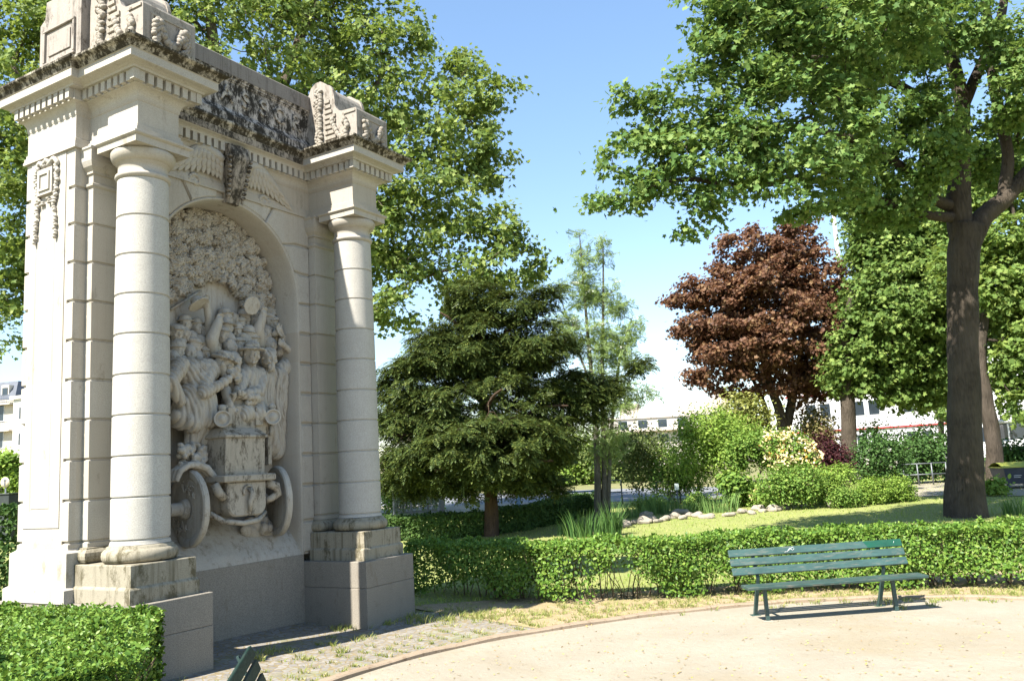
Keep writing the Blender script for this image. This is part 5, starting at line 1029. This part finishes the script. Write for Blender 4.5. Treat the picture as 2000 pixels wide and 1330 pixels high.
for k, (px_, py_, n, h, sp, m_, lab) in enumerate(((1145, 1048, 130, .72, .5, IRD, 'big dark clump of iris blades left of the rowan stems'), (1198, 1046, 90, .95, .22, IRD, 'narrow upright clump of dark iris blades right of the rowan'), (1288, 1003, 150, .70, .55, IR, 'arching day lily clump above the left end of the rocks'), (1405, 1000, 150, .62, .60, IR, 'pale day lily clump in front of the light green shrub'), (1110, 1046, 60, .5, .3, IRD, 'small dark tuft at the left end of the bed'), (1590, 985, 120, .7, .6, IR, 'iris blades below the azalea'), (1240, 1010, 90, .5, .4, IR, 'low tuft beside the first rocks'), (1985, 1005, 60, .55, .35, IRD, 'grey green tuft of blades on the lawn at the right edge'), (1345, 1002, 70, .5, .35, IR, 'short tuft between day lily clumps'))):
    blades('iris_clump', lab, px_, py_, n, h, sp, m_, 40 + k, group='blade leaved clumps in the flower bed')
# ---- rocks edging the bed
ROCK = mat_stone('edging_rock', (.44, .385, .31), .4, (.35, .29, .2), 0, 3)
rpx = [(1222, 1026), (1240, 1022), (1258, 1022), (1270, 1016), (1284, 1020), (1300, 1016), (1318, 1012), (1332, 1014), (1346, 1008), (1362, 1009), (1380, 1012), (1425, 1008), (1450, 1002), (1470, 1004), (1490, 1000), (1512, 998), (1530, 994), (1548, 992), (1568, 990), (1625, 990), (1645, 990), (1700, 981), (1262, 1010), (1330, 1004), (1480, 996), (1215, 1030)]
for k, (px_, py_) in enumerate(rpx):
    g = random.Random(k); p = gp(px_, py_); r_ = g.uniform(.14, .27); m = MB(); m.ell((0, 0, r_ * .22), (r_, r_ * .7, r_ * .42), None, 12, 8)
    m.v = [tuple(np.array(q) * (1 + .16 * math.sin(q[0] * 17 + k) + .14 * math.sin(q[1] * 19 + q[2] * 23 + k * 2))) for q in m.v]; m.sm = [False] * len(m.sm)
    o = m.build('edging_rock', ROCK); o.location = p; o.rotation_euler = (0, 0, g.random() * 6); tag(o, 'pale rough stone in the low rock edging between lawn and flower bed', 'rock', 'rocks edging the flower bed')
# ---- tufts of grass and weeds on the setts and along the kerb
g = np.random.default_rng(5); Vs = []; GR = mat_leaf('dry_grass_blade', (.10, .14, .03), (.17, .19, .06), (.32, .27, .12), .3)
pts = []
for _ in range(900):
    k = g.integers(8, 112); off = abs(g.normal()) * .55 + .07; p = K[k] + kn[k] * off; pts.append((p, g.uniform(.03, .075), int(g.integers(6, 16)), .05))
for _ in range(700):
    px_ = g.uniform(640, 2000); py_ = np.interp(px_, [640, 800, 1020, 1200, 1500, 2000], [1230, 1200, 1200, 1192, 1168, 1160]) + g.normal() * 9; p = gp(px_, py_)[:2]; pts.append((p, g.uniform(.04, .10), int(g.integers(6, 16)), .06))
for px_, py_, h in ((655, 1275, .12), (870, 1212, .13), (940, 1208, .22), (815, 1216, .16), (700, 1250, .09), (640, 1258, .09), (520, 1275, .14), (500, 1290, .14), (760, 1222, .10), (590, 1290, .07), (980, 1202, .12), (560, 1270, .08)):
    for _ in range(5): pts.append((gp(px_ + g.normal() * 10, py_ + g.normal() * 3)[:2], h * g.uniform(.6, 1), 14, .06))
me_all = []
for i, (p, h, n, sp) in enumerate(pts):
    P0 = (p[0], p[1], float(gz(*p))); me, b = blades('t', None, 0, 0, n, h, sp, None, i, w=.009, lean=.8, P0=P0); q = np.empty(len(me.vertices) * 3); me.vertices.foreach_get('co', q); me_all.append(q.reshape(-1, 3) + b); bpy.data.meshes.remove(me)
V = np.concatenate(me_all); me = np_mesh('grass_tufts', V, None, [(2 * i, 2 * i + 1, 2 * i + 3, 2 * i + 2) for i in range(4)], len(V) // 10)
tag(mesh_obj('grass_tufts', me, GR), 'sparse dry grass and weeds growing on the paving and along the kerb', 'grass', kind='stuff')
# lawn blades
n = 26000; x = g.uniform(-3, 22, n); y = 13.9 + g.random(n) ** 1.4 * 20; kk = (np.abs(x / y) < .9); x, y = x[kk], y[kk]; n = len(x); P0 = np.stack([x, y, gz(x, y)], 1); h = g.uniform(.03, .075, n); a = g.random(n) * 6.28; s_ = np.stack([np.cos(a), np.sin(a), 0 * a], 1) * .012; ti = P0 + np.stack([g.normal(size=n) * .03, g.normal(size=n) * .03, h], 1)
V = np.stack([P0 - s_, P0 + s_, ti], 1).reshape(-1, 3); tag(mesh_obj('lawn_blades', np_mesh('lawn_blades', V, None, [(0, 1, 2)], n), mat_leaf('lawn_blade', (.12, .18, .03), (.18, .22, .05), (.27, .26, .10), .3)), 'short mown grass of the lawn beyond the hedge', 'grass', kind='stuff')
# fallen leaves and specks on the sand
n = 700; px_ = g.uniform(700, 2000, n); py_ = g.uniform(1200, 1330, n); P0 = np.array([gp(a_, b_) for a_, b_ in zip(px_, py_)]); inside_ = np.array([np.min(((K - p[:2]) ** 2).sum(1)) > .01 for p in P0]); kx = np.array([K[np.argmin(((K - p[:2]) ** 2).sum(1))] for p in P0]); kk = np.array([kn[np.argmin(((K - p[:2]) ** 2).sum(1))] for p in P0]); sel = (((P0[:, :2] - kx) * kk).sum(1) < -.06) & inside_; P0 = P0[sel]
P0[:, 2] += .012; tag(mesh_obj('leaf_litter', leaf_mesh('leaf_litter', P0, np.array([0, 0, 1.]) + g.normal(size=P0.shape) * .25, g.uniform(.012, .04, len(P0)), OVAL), mat_leaf('dry_leaf', (.16, .10, .04), (.28, .20, .07), (.30, .28, .08), .1)), 'small dry leaves and husks scattered over the pale sand', 'leaves', kind='stuff')
# ================================================================== benches
def mat_paint(name, col, worn):
    t = NT(name); v = t.coord(vec=(3, 14, 14)); n1 = t.noise(v, 2.0, 7, .75, .4); n2 = t.noise(t.coord(1.0), 3, 4, .6); n3 = t.noise(t.coord(vec=(4, 40, 40)), 2, 4, .7)
    c = t.ramp(n2, [(.3, tuple(q * .8 for q in col)), (.7, tuple(q * 1.2 for q in col))]); c = t.mix(t.ramp(n1, [(.52, 0.0), (.64, .8)]), c, worn); c = t.mix(t.ramp(n3, [(.35, .5), (.48, 0.0)]), c, tuple(q * .45 for q in col))
    return t.done(t.pbr(c, t.ramp(n1, [(.3, .35), (.7, .65)]), t.bump(n3, .25, .004), .45))
PW = mat_paint('worn_green_bench_paint', (.030, .062, .054), (.12, .105, .08)); PF = mat_paint('faded_blue_green_paint', (.034, .074, .067), (.10, .11, .09)); PD = mat_paint('dark_green_bench_paint', (.006, .024, .017), (.02, .03, .02)); FRESH = mat_paint('fresh_green_paint', (.006, .062, .036), (.012, .06, .035)); METAL = mat_plain('painted_iron', (.030, .060, .055), .45, .5, 0, .3, 12, .2)
def bench(loc, rz, label, L=2.33, patch=True, PAINT=None, PAINTF=None):
    o = empty('park_bench', loc, rz, label, 'bench')
    # x along the bench, y to the rear; the feet of the front legs lie on y = 0
    def board(name, c, hx, hy, hz, tilt, mat, parent=o):
        m = MB(); a = np.array([0, math.cos(tilt), math.sin(tilt)]); n_ = np.array([0, -math.sin(tilt), math.cos(tilt)]); e = .006
        P = [(-hy, -hz + e), (-hy + e, -hz), (hy - e, -hz), (hy, -hz + e), (hy, hz - e), (hy - e, hz), (-hy + e, hz), (-hy, hz - e)]
        xs_ = (-hx, -hx + .004, hx - .004, hx); vs = []
        for x_, k_ in zip(xs_, (.93, 1, 1, .93)): vs += [np.array(c) + np.array([x_, 0, 0]) + a * p * k_ + n_ * q * k_ for p, q in P]
        fs = [(i * 8 + k, i * 8 + (k + 1) % 8, (i + 1) * 8 + (k + 1) % 8, (i + 1) * 8 + k)[::-1] for i in range(3) for k in range(8)] + [tuple(range(8)), tuple(24 + 7 - k for k in range(8))]
        m.add(vs, fs); return m.build(name, mat, parent, True)
    mid = L / 2 - .31
    for yy, zz in ((-.155, .435), (-.02, .437)): board('seat_slat', (mid + .02, yy, zz), L / 2, .062, .017, .04, PAINT)
    top = None
    for k, (yy, zz) in enumerate(((.20, .592), (.245, .703), (.29, .812))):
        s_ = board('back_slat', (mid - .02, yy, zz), L / 2, .0475, .016, math.radians(68), PAINTF); top = s_
    if patch:
        dy, dz = math.cos(math.radians(68)), math.sin(math.radians(68)); q = np.array([mid - .02, .29, .812]); f = np.array([0, -dz, dy]); u_ = np.array([0, dy, dz])
        m = MB(); pts = [(L / 2 - .47, -.044), (L / 2 - .52, .044), (L / 2 - .003, .044), (L / 2 - .003, -.044)]
        m.add([q + np.array([x_, 0, 0]) + u_ * h_ + f * .0175 for x_, h_ in pts], [(0, 1, 2, 3)]); m.build('fresh_paint_patch', FRESH, top)
        m = MB()
        for (xa, ya, xb, yb) in ((-.40, -.028, -.33, .018), (-.38, -.01, -.34, .026), (-.34, .02, -.315, -.02), (-.33, .024, -.29, .03), (-.43, -.03, -.40, -.02), (-.315, -.01, -.29, .012), (1.055, -.005, 1.065, .02)):
            A_, B_ = (q + np.array([x_, 0, 0]) + u_ * y_ + f * .0185 for x_, y_ in ((xa, ya), (xb, yb))); m.tube([A_, B_], .002, 5)
        m.build('white_scribble', mat_plain('white_marker', (.7, .7, .7), .6), top)
    for x_ in (.0, 1.68):
        for (y0, y1, nm) in ((.0, .02, 'front'), (.43, .25, 'rear')):
            m = MB(); a_, b_ = np.array([x_, y0, .012]), np.array([x_, y1, .418]); dv = (b_ - a_) / np.linalg.norm(b_ - a_); m.obox((a_ + b_) / 2, (1, 0, 0), np.cross(dv, (1, 0, 0)), dv, .022, .020, np.linalg.norm(b_ - a_) / 2); lg = m.build('leg', METAL, o)
            m = MB(); m.box(x_ - .06, x_ + .06, y0 - .045, y0 + .05, -.02, .012, .004); m.build('foot_plate', mat_plain('dusty_plate', (.28, .25, .20), .8) if nm == 'front' else METAL, lg)
        m = MB(); a_, b_ = np.array([x_, .06, .40]), np.array([x_, .315, .85]); 
        for A_, B_ in ((np.array([x_, .235, .40]), np.array([x_, .185, .52])), (np.array([x_, .185, .52]), np.array([x_, .335, .85]))):
            dv = (B_ - A_) / np.linalg.norm(B_ - A_); m.obox((A_ + B_) / 2 + np.array([0, .022, -.008]), (1, 0, 0), np.cross(dv, (1, 0, 0)), dv, .020, .010, np.linalg.norm(B_ - A_) / 2 + .004)
        m.build('back_support', METAL, o)
        m = MB(); m.box(x_ - .0215, x_ + .0215, -.20, .27, .400, .4175, .002); m.build('seat_bracket', METAL, o)
    return o
p0 = onz(1500, 1213, -.1)
bench((p0[0], p0[1], float(gz(p0[0], p0[1]))), math.radians(5.0), 'worn green slatted park bench facing the sand in front of the long hedge', PAINT=PW, PAINTF=PF)
pa, pb = onz(486, 1262, .66), onz(444, 1330, .66); dr = pa - pb; rz2 = math.atan2(dr[1], dr[0])
c_, s_ = math.cos(rz2), math.sin(rz2); lx_, ly_ = -.33 + 2.33, .31; 
bench((pa[0] - (c_ * lx_ - s_ * ly_), pa[1] - (s_ * lx_ + c_ * ly_), .66 - .853), rz2, 'near dark green bench of which only the upper back end shows at the bottom edge', patch=False, PAINT=PD, PAINTF=PD)
# ================================================================== things beyond the garden
WHITE = mat_plain('white_render', (.62, .62, .63), .8, .2, 0, .08, .6); GLASS = mat_plain('dark_window', (.03, .04, .05), .15, .6, 0, .4, .3); RED = mat_plain('red_trim', (.40, .03, .035), .6); CREAM = mat_plain('cream_render', (.50, .45, .37), .85, .2, 0, .12, .5); GREYR = mat_plain('slate_roof', (.08, .09, .11), .6, .3, 0, .2, 2); BEIGE = mat_plain('beige_render', (.50, .43, .36), .85, .2, 0, .12, .4); FRAME = mat_plain('window_frame', (.55, .55, .55), .6)
def building(name, label, o_, ang, Lx, Ly, Hh, mat, rows, cols, ww, wh, z0, dz, roof=None, extras=None, x0=1.0, pair=0, frame=.06):
    z_ = float(gz(o_[0], o_[1])); b = empty(name, (o_[0], o_[1], z_), ang, label, 'building'); m = MB(); m.box(0, Lx, 0, Ly, -1, Hh); m.build('wall', mat, b)
    for r in range(rows):
        for c in range(cols):
            x = x0 + (Lx - 2 * x0) * (c + .5) / cols; z = z0 + dz * r
            for dx in ((-pair, pair) if pair else (0,)):
                f = MB(); xa, xb, za, zb = x + dx - ww / 2, x + dx + ww / 2, z, z + wh; t_ = frame
                f.box(xa - t_, xb + t_, -.05, -.003, za - t_, za - .001); f.box(xa - t_, xb + t_, -.05, -.003, zb + .001, zb + t_); f.box(xa - t_, xa - .001, -.05, -.003, za, zb); f.box(xb + .001, xb + t_, -.05, -.003, za, zb)
                fo = f.build('window', FRAME, b); g_ = MB(); g_.box(xa, xb, -.025, -.004, za, zb); g_.build('pane', GLASS, fo)
    m = MB(); m.box(-.25, Lx + .25, -.25, Ly + .25, Hh + .002, Hh + .35); m.build('roof', roof or mat, b)
    if extras: extras(b)
    return b
def wx(b):
    for z in (3.05, 6.3):
        m = MB(); m.box(-.1, 46.1, -.14, -.004, z, z + .12); m.build('trim_band', RED, b)
    m = MB(); m.box(18.2, 18.32, -.5, -.4, 2.3, 9); m.build('drain_pipe', GREYR, b)
q0 = at(1545, 870, 78); q1 = at(1850, 850, 74); a_ = math.atan2(q1[1] - q0[1], q1[0] - q0[0])
building('office_building', 'long white building with paired dark windows and a red band seen under the trees', q0, a_, 46, 12, 9.2, WHITE, 3, 11, .85, 1.25, 1.35, 2.95, None, wx, .6, .62)
q0 = at(1190, 850, 150); q1 = at(1420, 830, 150); a_ = math.atan2(q1[1] - q0[1], q1[0] - q0[0])
def bx2(b):
    for (xa, xb, h) in ((3, 6, 2.4), (8.5, 13, 1.2), (14, 20, 2.2), (20.2, 22, 3.4)): m = MB(); m.box(xa, xb, 2, 7, 8.902, 8.9 + h); m.build('roof_house', BEIGE, b)
    for k in range(9): m = MB(); m.box(1 + k * 2.7, 1.05 + k * 2.7, -.2, -.15, 8.9, 9.6); m.build('railing_post', FRAME, b)
    m = MB(); m.box(0, 26, -.2, -.16, 9.5, 9.58); m.build('railing', FRAME, b); m = MB(); m.box(-.5, 26.5, -1.2, -.01, 6.2, 6.4); m.build('terrace_slab', BEIGE, b)
building('apartment_block', 'low pale terrace block with roof houses far off between the rowan and the copper maple', q0, a_, 26, 14, 8.55, mat_plain('pale_pink_render', (.56, .50, .45), .85, .2, 0, .1, .4), 2, 7, 1.6, 1.4, 4.2, 2.6, None, bx2, .8)
q0 = at(790, 860, 120); q1 = at(1010, 840, 120); a_ = math.atan2(q1[1] - q0[1], q1[0] - q0[0])
building('apartment_block', 'beige block glimpsed through the yew branches', q0, a_, 20, 12, 7.6, BEIGE, 2, 6, 1.2, 1.5, 1.6, 3.0)
# corner apartment house at the far left
q0 = at(-160, 870, 95); q1 = at(27, 870, 92); a_ = math.atan2(q1[1] - q0[1], q1[0] - q0[0]); Lx = float(np.linalg.norm((q1 - q0)[:2]))
def hx(b):
    for r in range(4):
        m = MB(); m.box(0, Lx, -.75, -.06, 2.6 + r * 2.9, 2.72 + r * 2.9); s = m.build('balcony_slab', CREAM, b)
        for k in range(40): m2 = None
        m = MB(); m.box(0, Lx, -.74, -.70, 3.55 + r * 2.9, 3.60 + r * 2.9)
        for k in range(int(Lx / .25)): m.box(k * .25, k * .25 + .03, -.735, -.705, 2.72 + r * 2.9, 3.55 + r * 2.9)
        m.build('balcony_railing', GREYR, s)
    m = MB(); m.rects([(-.2, Lx + .2, -.2, 10.2, 11.9), (-.2, Lx - .3, .3, 10, 12.2), (0, Lx - 1.2, 1.6, 9, 14.1)]); m.build('mansard', GREYR, b)
    for k in range(3): m = MB(); m.box(Lx - 2.4 - k * 3, Lx - 1.4 - k * 3, .55, 2.0, 12.1, 13.6); d_ = m.build('dormer', CREAM, b); m = MB(); m.box(Lx - 2.25 - k * 3, Lx - 1.55 - k * 3, .50, .545, 12.3, 13.3); m.build('pane', GLASS, d_)
building('apartment_house', 'cream corner apartment house with balconies and grey mansard roof at the left edge', q0, a_, Lx, 10, 11.5, CREAM, 4, 4, 1.0, 1.7, .9, 2.9, CREAM, hx, .4)
q0 = at(24, 870, 88); building('apartment_house', 'narrow paler house end joined to the corner house at the left edge', q0, a_, 4.5, 9, 11.4, mat_plain('pale_render', (.60, .58, .54), .85, .2, 0, .08, .5), 4, 2, .8, 1.2, 1.2, 2.7, None, None, .1)
# road and forecourt beyond the garden
ROADM = mat_plain('grey_asphalt', (.16, .165, .175), .9, .2, 0, .15, 3, .2)
loft('road', [gp(700, 992)[:2], gp(900, 990)[:2], gp(1200, 980)[:2], gp(1420, 972)[:2]], [gp(700, 967)[:2], gp(900, 965)[:2], gp(1200, 955)[:2], gp(1420, 950)[:2]], 20, 4, ROADM, .012)
loft('far_path', [gp(720, 1003)[:2], gp(900, 1001)[:2], gp(1060, 992)[:2]], [gp(720, 989)[:2], gp(900, 987)[:2], gp(1060, 981)[:2]], 12, 3, sand, .018)
loft('garden_path', [gp(1740, 975)[:2], gp(1840, 968)[:2], gp(1960, 970)[:2], gp(2080, 966)[:2]], [gp(1740, 945)[:2], gp(1840, 938)[:2], gp(1960, 945)[:2], gp(2080, 940)[:2]], 12, 4, sand, .02)
# blue swing gate of tubes
BLUE = mat_plain('pale_blue_paint', (.12, .20, .30), .5, .4, 0, .2, 8); GALV = mat_plain('galvanised_steel', (.13, .14, .145), .5, .5, .6, .15, 8)
ga, gb = gp(1014, 989), gp(1163, 982); L_ = float(np.linalg.norm(gb - ga)); g_o = empty('barrier_gate', ga, math.atan2(gb[1] - ga[1], gb[0] - ga[0]), 'pale blue tubular swing gate across the path behind the yew trunk', 'gate'); hgt = 24 / CF * ga[1]
for x_ in (0, L_): m = MB(); m.box(x_ - .09, x_ + .09, -.09, .09, -.2, hgt * 1.02, .01); m.build('post', BLUE, g_o)
m = MB(); m.tube([(0.1, 0, hgt * .93), (L_ - .1, 0, hgt * .93)], .035, 8); m.build('top_rail', BLUE, g_o)
m = MB(); m.tube([(L_ * .22, 0, .02), (L_ * .5, 0, hgt * .9)], .03, 8); m.tube([(L_ * .5, 0, hgt * .9), (L_ * .76, 0, hgt * .3)], .03, 8); m.build('brace', GREYR, g_o)
m = MB(); m.tube([(L_ * .5, 0, hgt * .55), (L_ * .5, 0, hgt * .92)], .03, 8); m.build('upright', BLUE, g_o)
# mesh fence left of the path
fa, fb_ = gp(770, 1012), gp(866, 999); L_ = float(np.linalg.norm(fb_ - fa)); f_o = empty('mesh_fence', fa, math.atan2(fb_[1] - fa[1], fb_[0] - fa[0]), 'low grey wire mesh fence between the monument and the sandy far path', 'fence'); h_ = 1.0
for k in range(4): m = MB(); m.box(L_ * k / 3 - .03, L_ * k / 3 + .03, -.03, .03, -.1, h_); m.build('post', GALV, f_o)
m = MB()
for k in range(int(L_ / .09)): m.box(k * .09, k * .09 + .012, -.006, .006, .05, h_ - .03)
for k in range(11): m.box(0, L_, -.008, .008, .06 + k * .088, .072 + k * .088)
m.build('mesh_panel', GALV, f_o); m = MB(); m.box(L_ - .25, L_ + .02, -.05, .05, 0, h_ * 1.02); m.build('gate_post', GALV, f_o)
# low rail fences
def rail(label, a, b, h_, n_):
    a, b = np.array(a), np.array(b); L_ = float(np.linalg.norm(b - a)); o = empty('rail_fence', a, math.atan2(b[1] - a[1], b[0] - a[0]), label, 'fence', None)
    for k in range(n_): m = MB(); m.tube([(L_ * k / (n_ - 1), 0, -.1), (L_ * k / (n_ - 1), 0, h_)], .028, 8); m.build('post', GALV, o)
    for z in (h_ * .98, h_ * .5): m = MB(); m.tube([(0, 0, z), (L_, 0, z)], .022, 8); m.build('rail', GALV, o)
rail('grey tubular rail fence by the path left of the maple trunk', gp(1768, 950), gp(1852, 946), .85, 4)
rail('low grey rail seen behind the sign post in the bed', gp(1285, 985), gp(1330, 983), .8, 3)
rail('low grey rail right of the blue gate behind the rowan', gp(1190, 985), gp(1216, 984), .9, 2)
rail('long low rail along the road under the yew', gp(868, 985), gp(1010, 981), .8, 6)
# plant sign on its post
s0 = gp(1326, 1002); k_ = s0[1] / CF; so_ = empty('plant_sign', s0, -.2, 'small pale sign plate on a thin dark post in the flower bed', 'sign'); m = MB(); m.tube([(0, 0, -.1), (0, 0, 48 * k_)], .018, 8); m.build('post', GREYR, so_); m = MB(); m.box(-4 * k_, 4 * k_, -.03, -.02, 44 * k_, 56 * k_, .003); m.build('plate', mat_plain('pale_plate', (.5, .55, .55), .4), so_)
# wheeled waste container by the right edge
w0 = gp(1988, 953); k_ = w0[1] / CF; wo = empty('waste_container', w0, -.15, 'dark blue grey waste container with a yellow green lid at the right edge', 'container'); W2, H2 = 34 * k_, 40 * k_
m = MB(); m.rects([(-W2 * .82, W2 * .82, -.5, .5, .16), (-W2, W2, -.58, .58, H2)]); bdy = m.build('bin_body', mat_plain('dark_plastic', (.035, .04, .055), .5), wo)
m = MB(); m.grid(lambda i, j: (-W2 * 1.04 + 2.08 * W2 * i, -.62 + 1.24 * j, H2 + .01 + .16 * math.sin(j * math.pi)), 6, 10); m.box(-W2 * 1.04, W2 * 1.04, -.62, .62, H2 + .001, H2 + .03); m.build('lid', mat_plain('yellow_green_plastic', (.28, .30, .06), .5), wo)
for x_ in (-.7, .7):
    for y_ in (-.38, .38): m = MB(); m.tube([(x_ * W2 - .04, y_, .09), (x_ * W2 + .04, y_, .09)], .09, 14); m.build('wheel', GREYR, wo)
m = MB(); m.box(-W2 * .5, -W2 * .1, -.575, -.56, H2 * .62, H2 * .64); m.box(-W2 * .5, -W2 * .15, -.57, -.555, H2 * .54, H2 * .56); m.build('label_marks', FRAME, wo)
# coach parked beyond the trees
c0 = at(2016, 893, 62); c0[2] = float(gz(c0[0], c0[1])); k_ = 62 / CF; co_ = empty('coach', c0, -.12, 'white coach with dark windows half hidden by the leaning trunk at the right edge', 'bus')
m = MB(); m.box(-2.2, 9.5, -1.2, 1.2, .35, 1.45, .05); m.build('lower_body', WHITE, co_); m = MB(); m.box(-2.15, 9.45, -1.18, 1.18, 1.452, 2.62, .08); m.build('window_band', GLASS, co_); m = MB(); m.box(-2.2, 9.5, -1.2, 1.2, 2.622, 2.95, .1); m.build('roof', WHITE, co_)
for x_ in (-1.0, 6.5): m = MB(); m.tube([(x_, -1.22, .48), (x_, -.95, .48)], .48, 20); m.build('wheel', mat_plain('tyre', (.02, .02, .02), .8), co_)
for k in range(6): m = MB(); m.box(-1.9 + k * 1.9, -1.8 + k * 1.9, -1.2, -1.17, 1.5, 2.6); m.build('window_pillar', WHITE, co_)
# slender mast far behind the copper maple
p_ = at(1635, 480, 110); b_ = np.array([p_[0], p_[1], float(gz(p_[0], p_[1]))]); mo = empty('mast', b_, 0, 'thin pale mast rising behind the copper maple and the maple leaves', 'mast'); m = MB(); m.tube([(0, 0, 0), (0, 0, p_[2] - b_[2] - 2), (0, 0, p_[2] - b_[2] + 6)], [.40, .30, .22], 10); m.build('pole', mat_plain('pale_metal', (.50, .50, .52), .5), mo)
# parked car behind the yew
v0 = at(1105, 912, 70); v0[2] = float(gz(v0[0], v0[1])); vo = empty('parked_car', v0, .1, 'blue and white parked car glimpsed beyond the road behind the yew', 'car')
m = MB(); m.prism([(-2, .3), (-2.05, .75), (-1.3, .85), (1.3, .88), (1.95, .75), (2.0, .3)], -.85, .85, .06); m.build('body', mat_plain('blue_car_paint', (.05, .10, .25), .25, .6), vo, True); m = MB(); m.prism([(-1.25, .86), (-.75, 1.4), (.65, 1.42), (1.25, .88)], -.75, .75, .05); m.build('cabin', GLASS, vo, True)
for x_ in (-1.25, 1.25): m = MB(); m.tube([(x_, -.87, .32), (x_, -.66, .32)], .32, 18); m.build('wheel', GREYR, vo)
# street things at the far left edge
s0 = at(9, 985, 34); s0[2] = float(gz(s0[0], s0[1])); k_ = 34 / CF; t0 = at(9, 942, 34); so_ = empty('round_sign', s0, -.2, 'round pale sign with a dark mark above the hedge at the left edge', 'sign'); hh = float(t0[2] - s0[2]); m = MB(); m.tube([(0, .03, -.1), (0, .03, hh)], .03, 8); m.build('post', GREYR, so_)
m = MB(); m.lathe([(.001, 0), (10 * k_, 0), (10 * k_, .02), (.001, .02)], (0, 0, 0), 26); m.v = [(x, -z, y + hh) for x, y, z in m.v]; m.build('disc', mat_plain('cream_sign', (.6, .5, .38), .5), so_); m = MB(); m.box(-1.5 * k_, 1.5 * k_, -.03, -.022, hh - 7 * k_, hh + 6 * k_); m.box(-4 * k_, 4 * k_, -.032, -.024, hh + 3 * k_, hh + 5 * k_); m.build('sign_mark', GREYR, so_)
s0 = at(5, 1010, 30); s0[2] = float(gz(s0[0], s0[1])); k_ = 30 / CF; hh = float(at(5, 966, 30)[2] - s0[2]); so_ = empty('street_cabinet', s0, -.3, 'dark grey street cabinet behind the hedge at the left edge', 'cabinet'); m = MB(); m.box(-.6, 14 * k_, 0, .5, -.1, hh, .02); m.build('cabinet_body', mat_plain('dark_grey_paint', (.03, .035, .035), .5), so_); m = MB(); m.box(-.64, 14 * k_ + .04, -.04, .54, hh + .002, hh + .05, .01); m.build('cabinet_top', mat_plain('grey_lid', (.05, .055, .05), .5), so_)
Y = 60.0; b_ = at(10, 900, Y); b_[2] = float(gz(b_[0], b_[1]))
tree('street_tree', 'light green rounded street tree in front of the house at the left edge', 'tree', b_, [([b_ - [0, 0, .2], at(10, 920, Y), at(8, 900, Y)], [.2, .16, .1])], [lobe(12, 915, 34, 30, Y), lobe(-30, 930, 40, 40, Y), lobe(30, 950, 25, 25, Y)], 160, 40, .3, OVAL, LG, BARK_G, seed=71, clr=.5, extra=float(at(8, 925, Y)[2]))
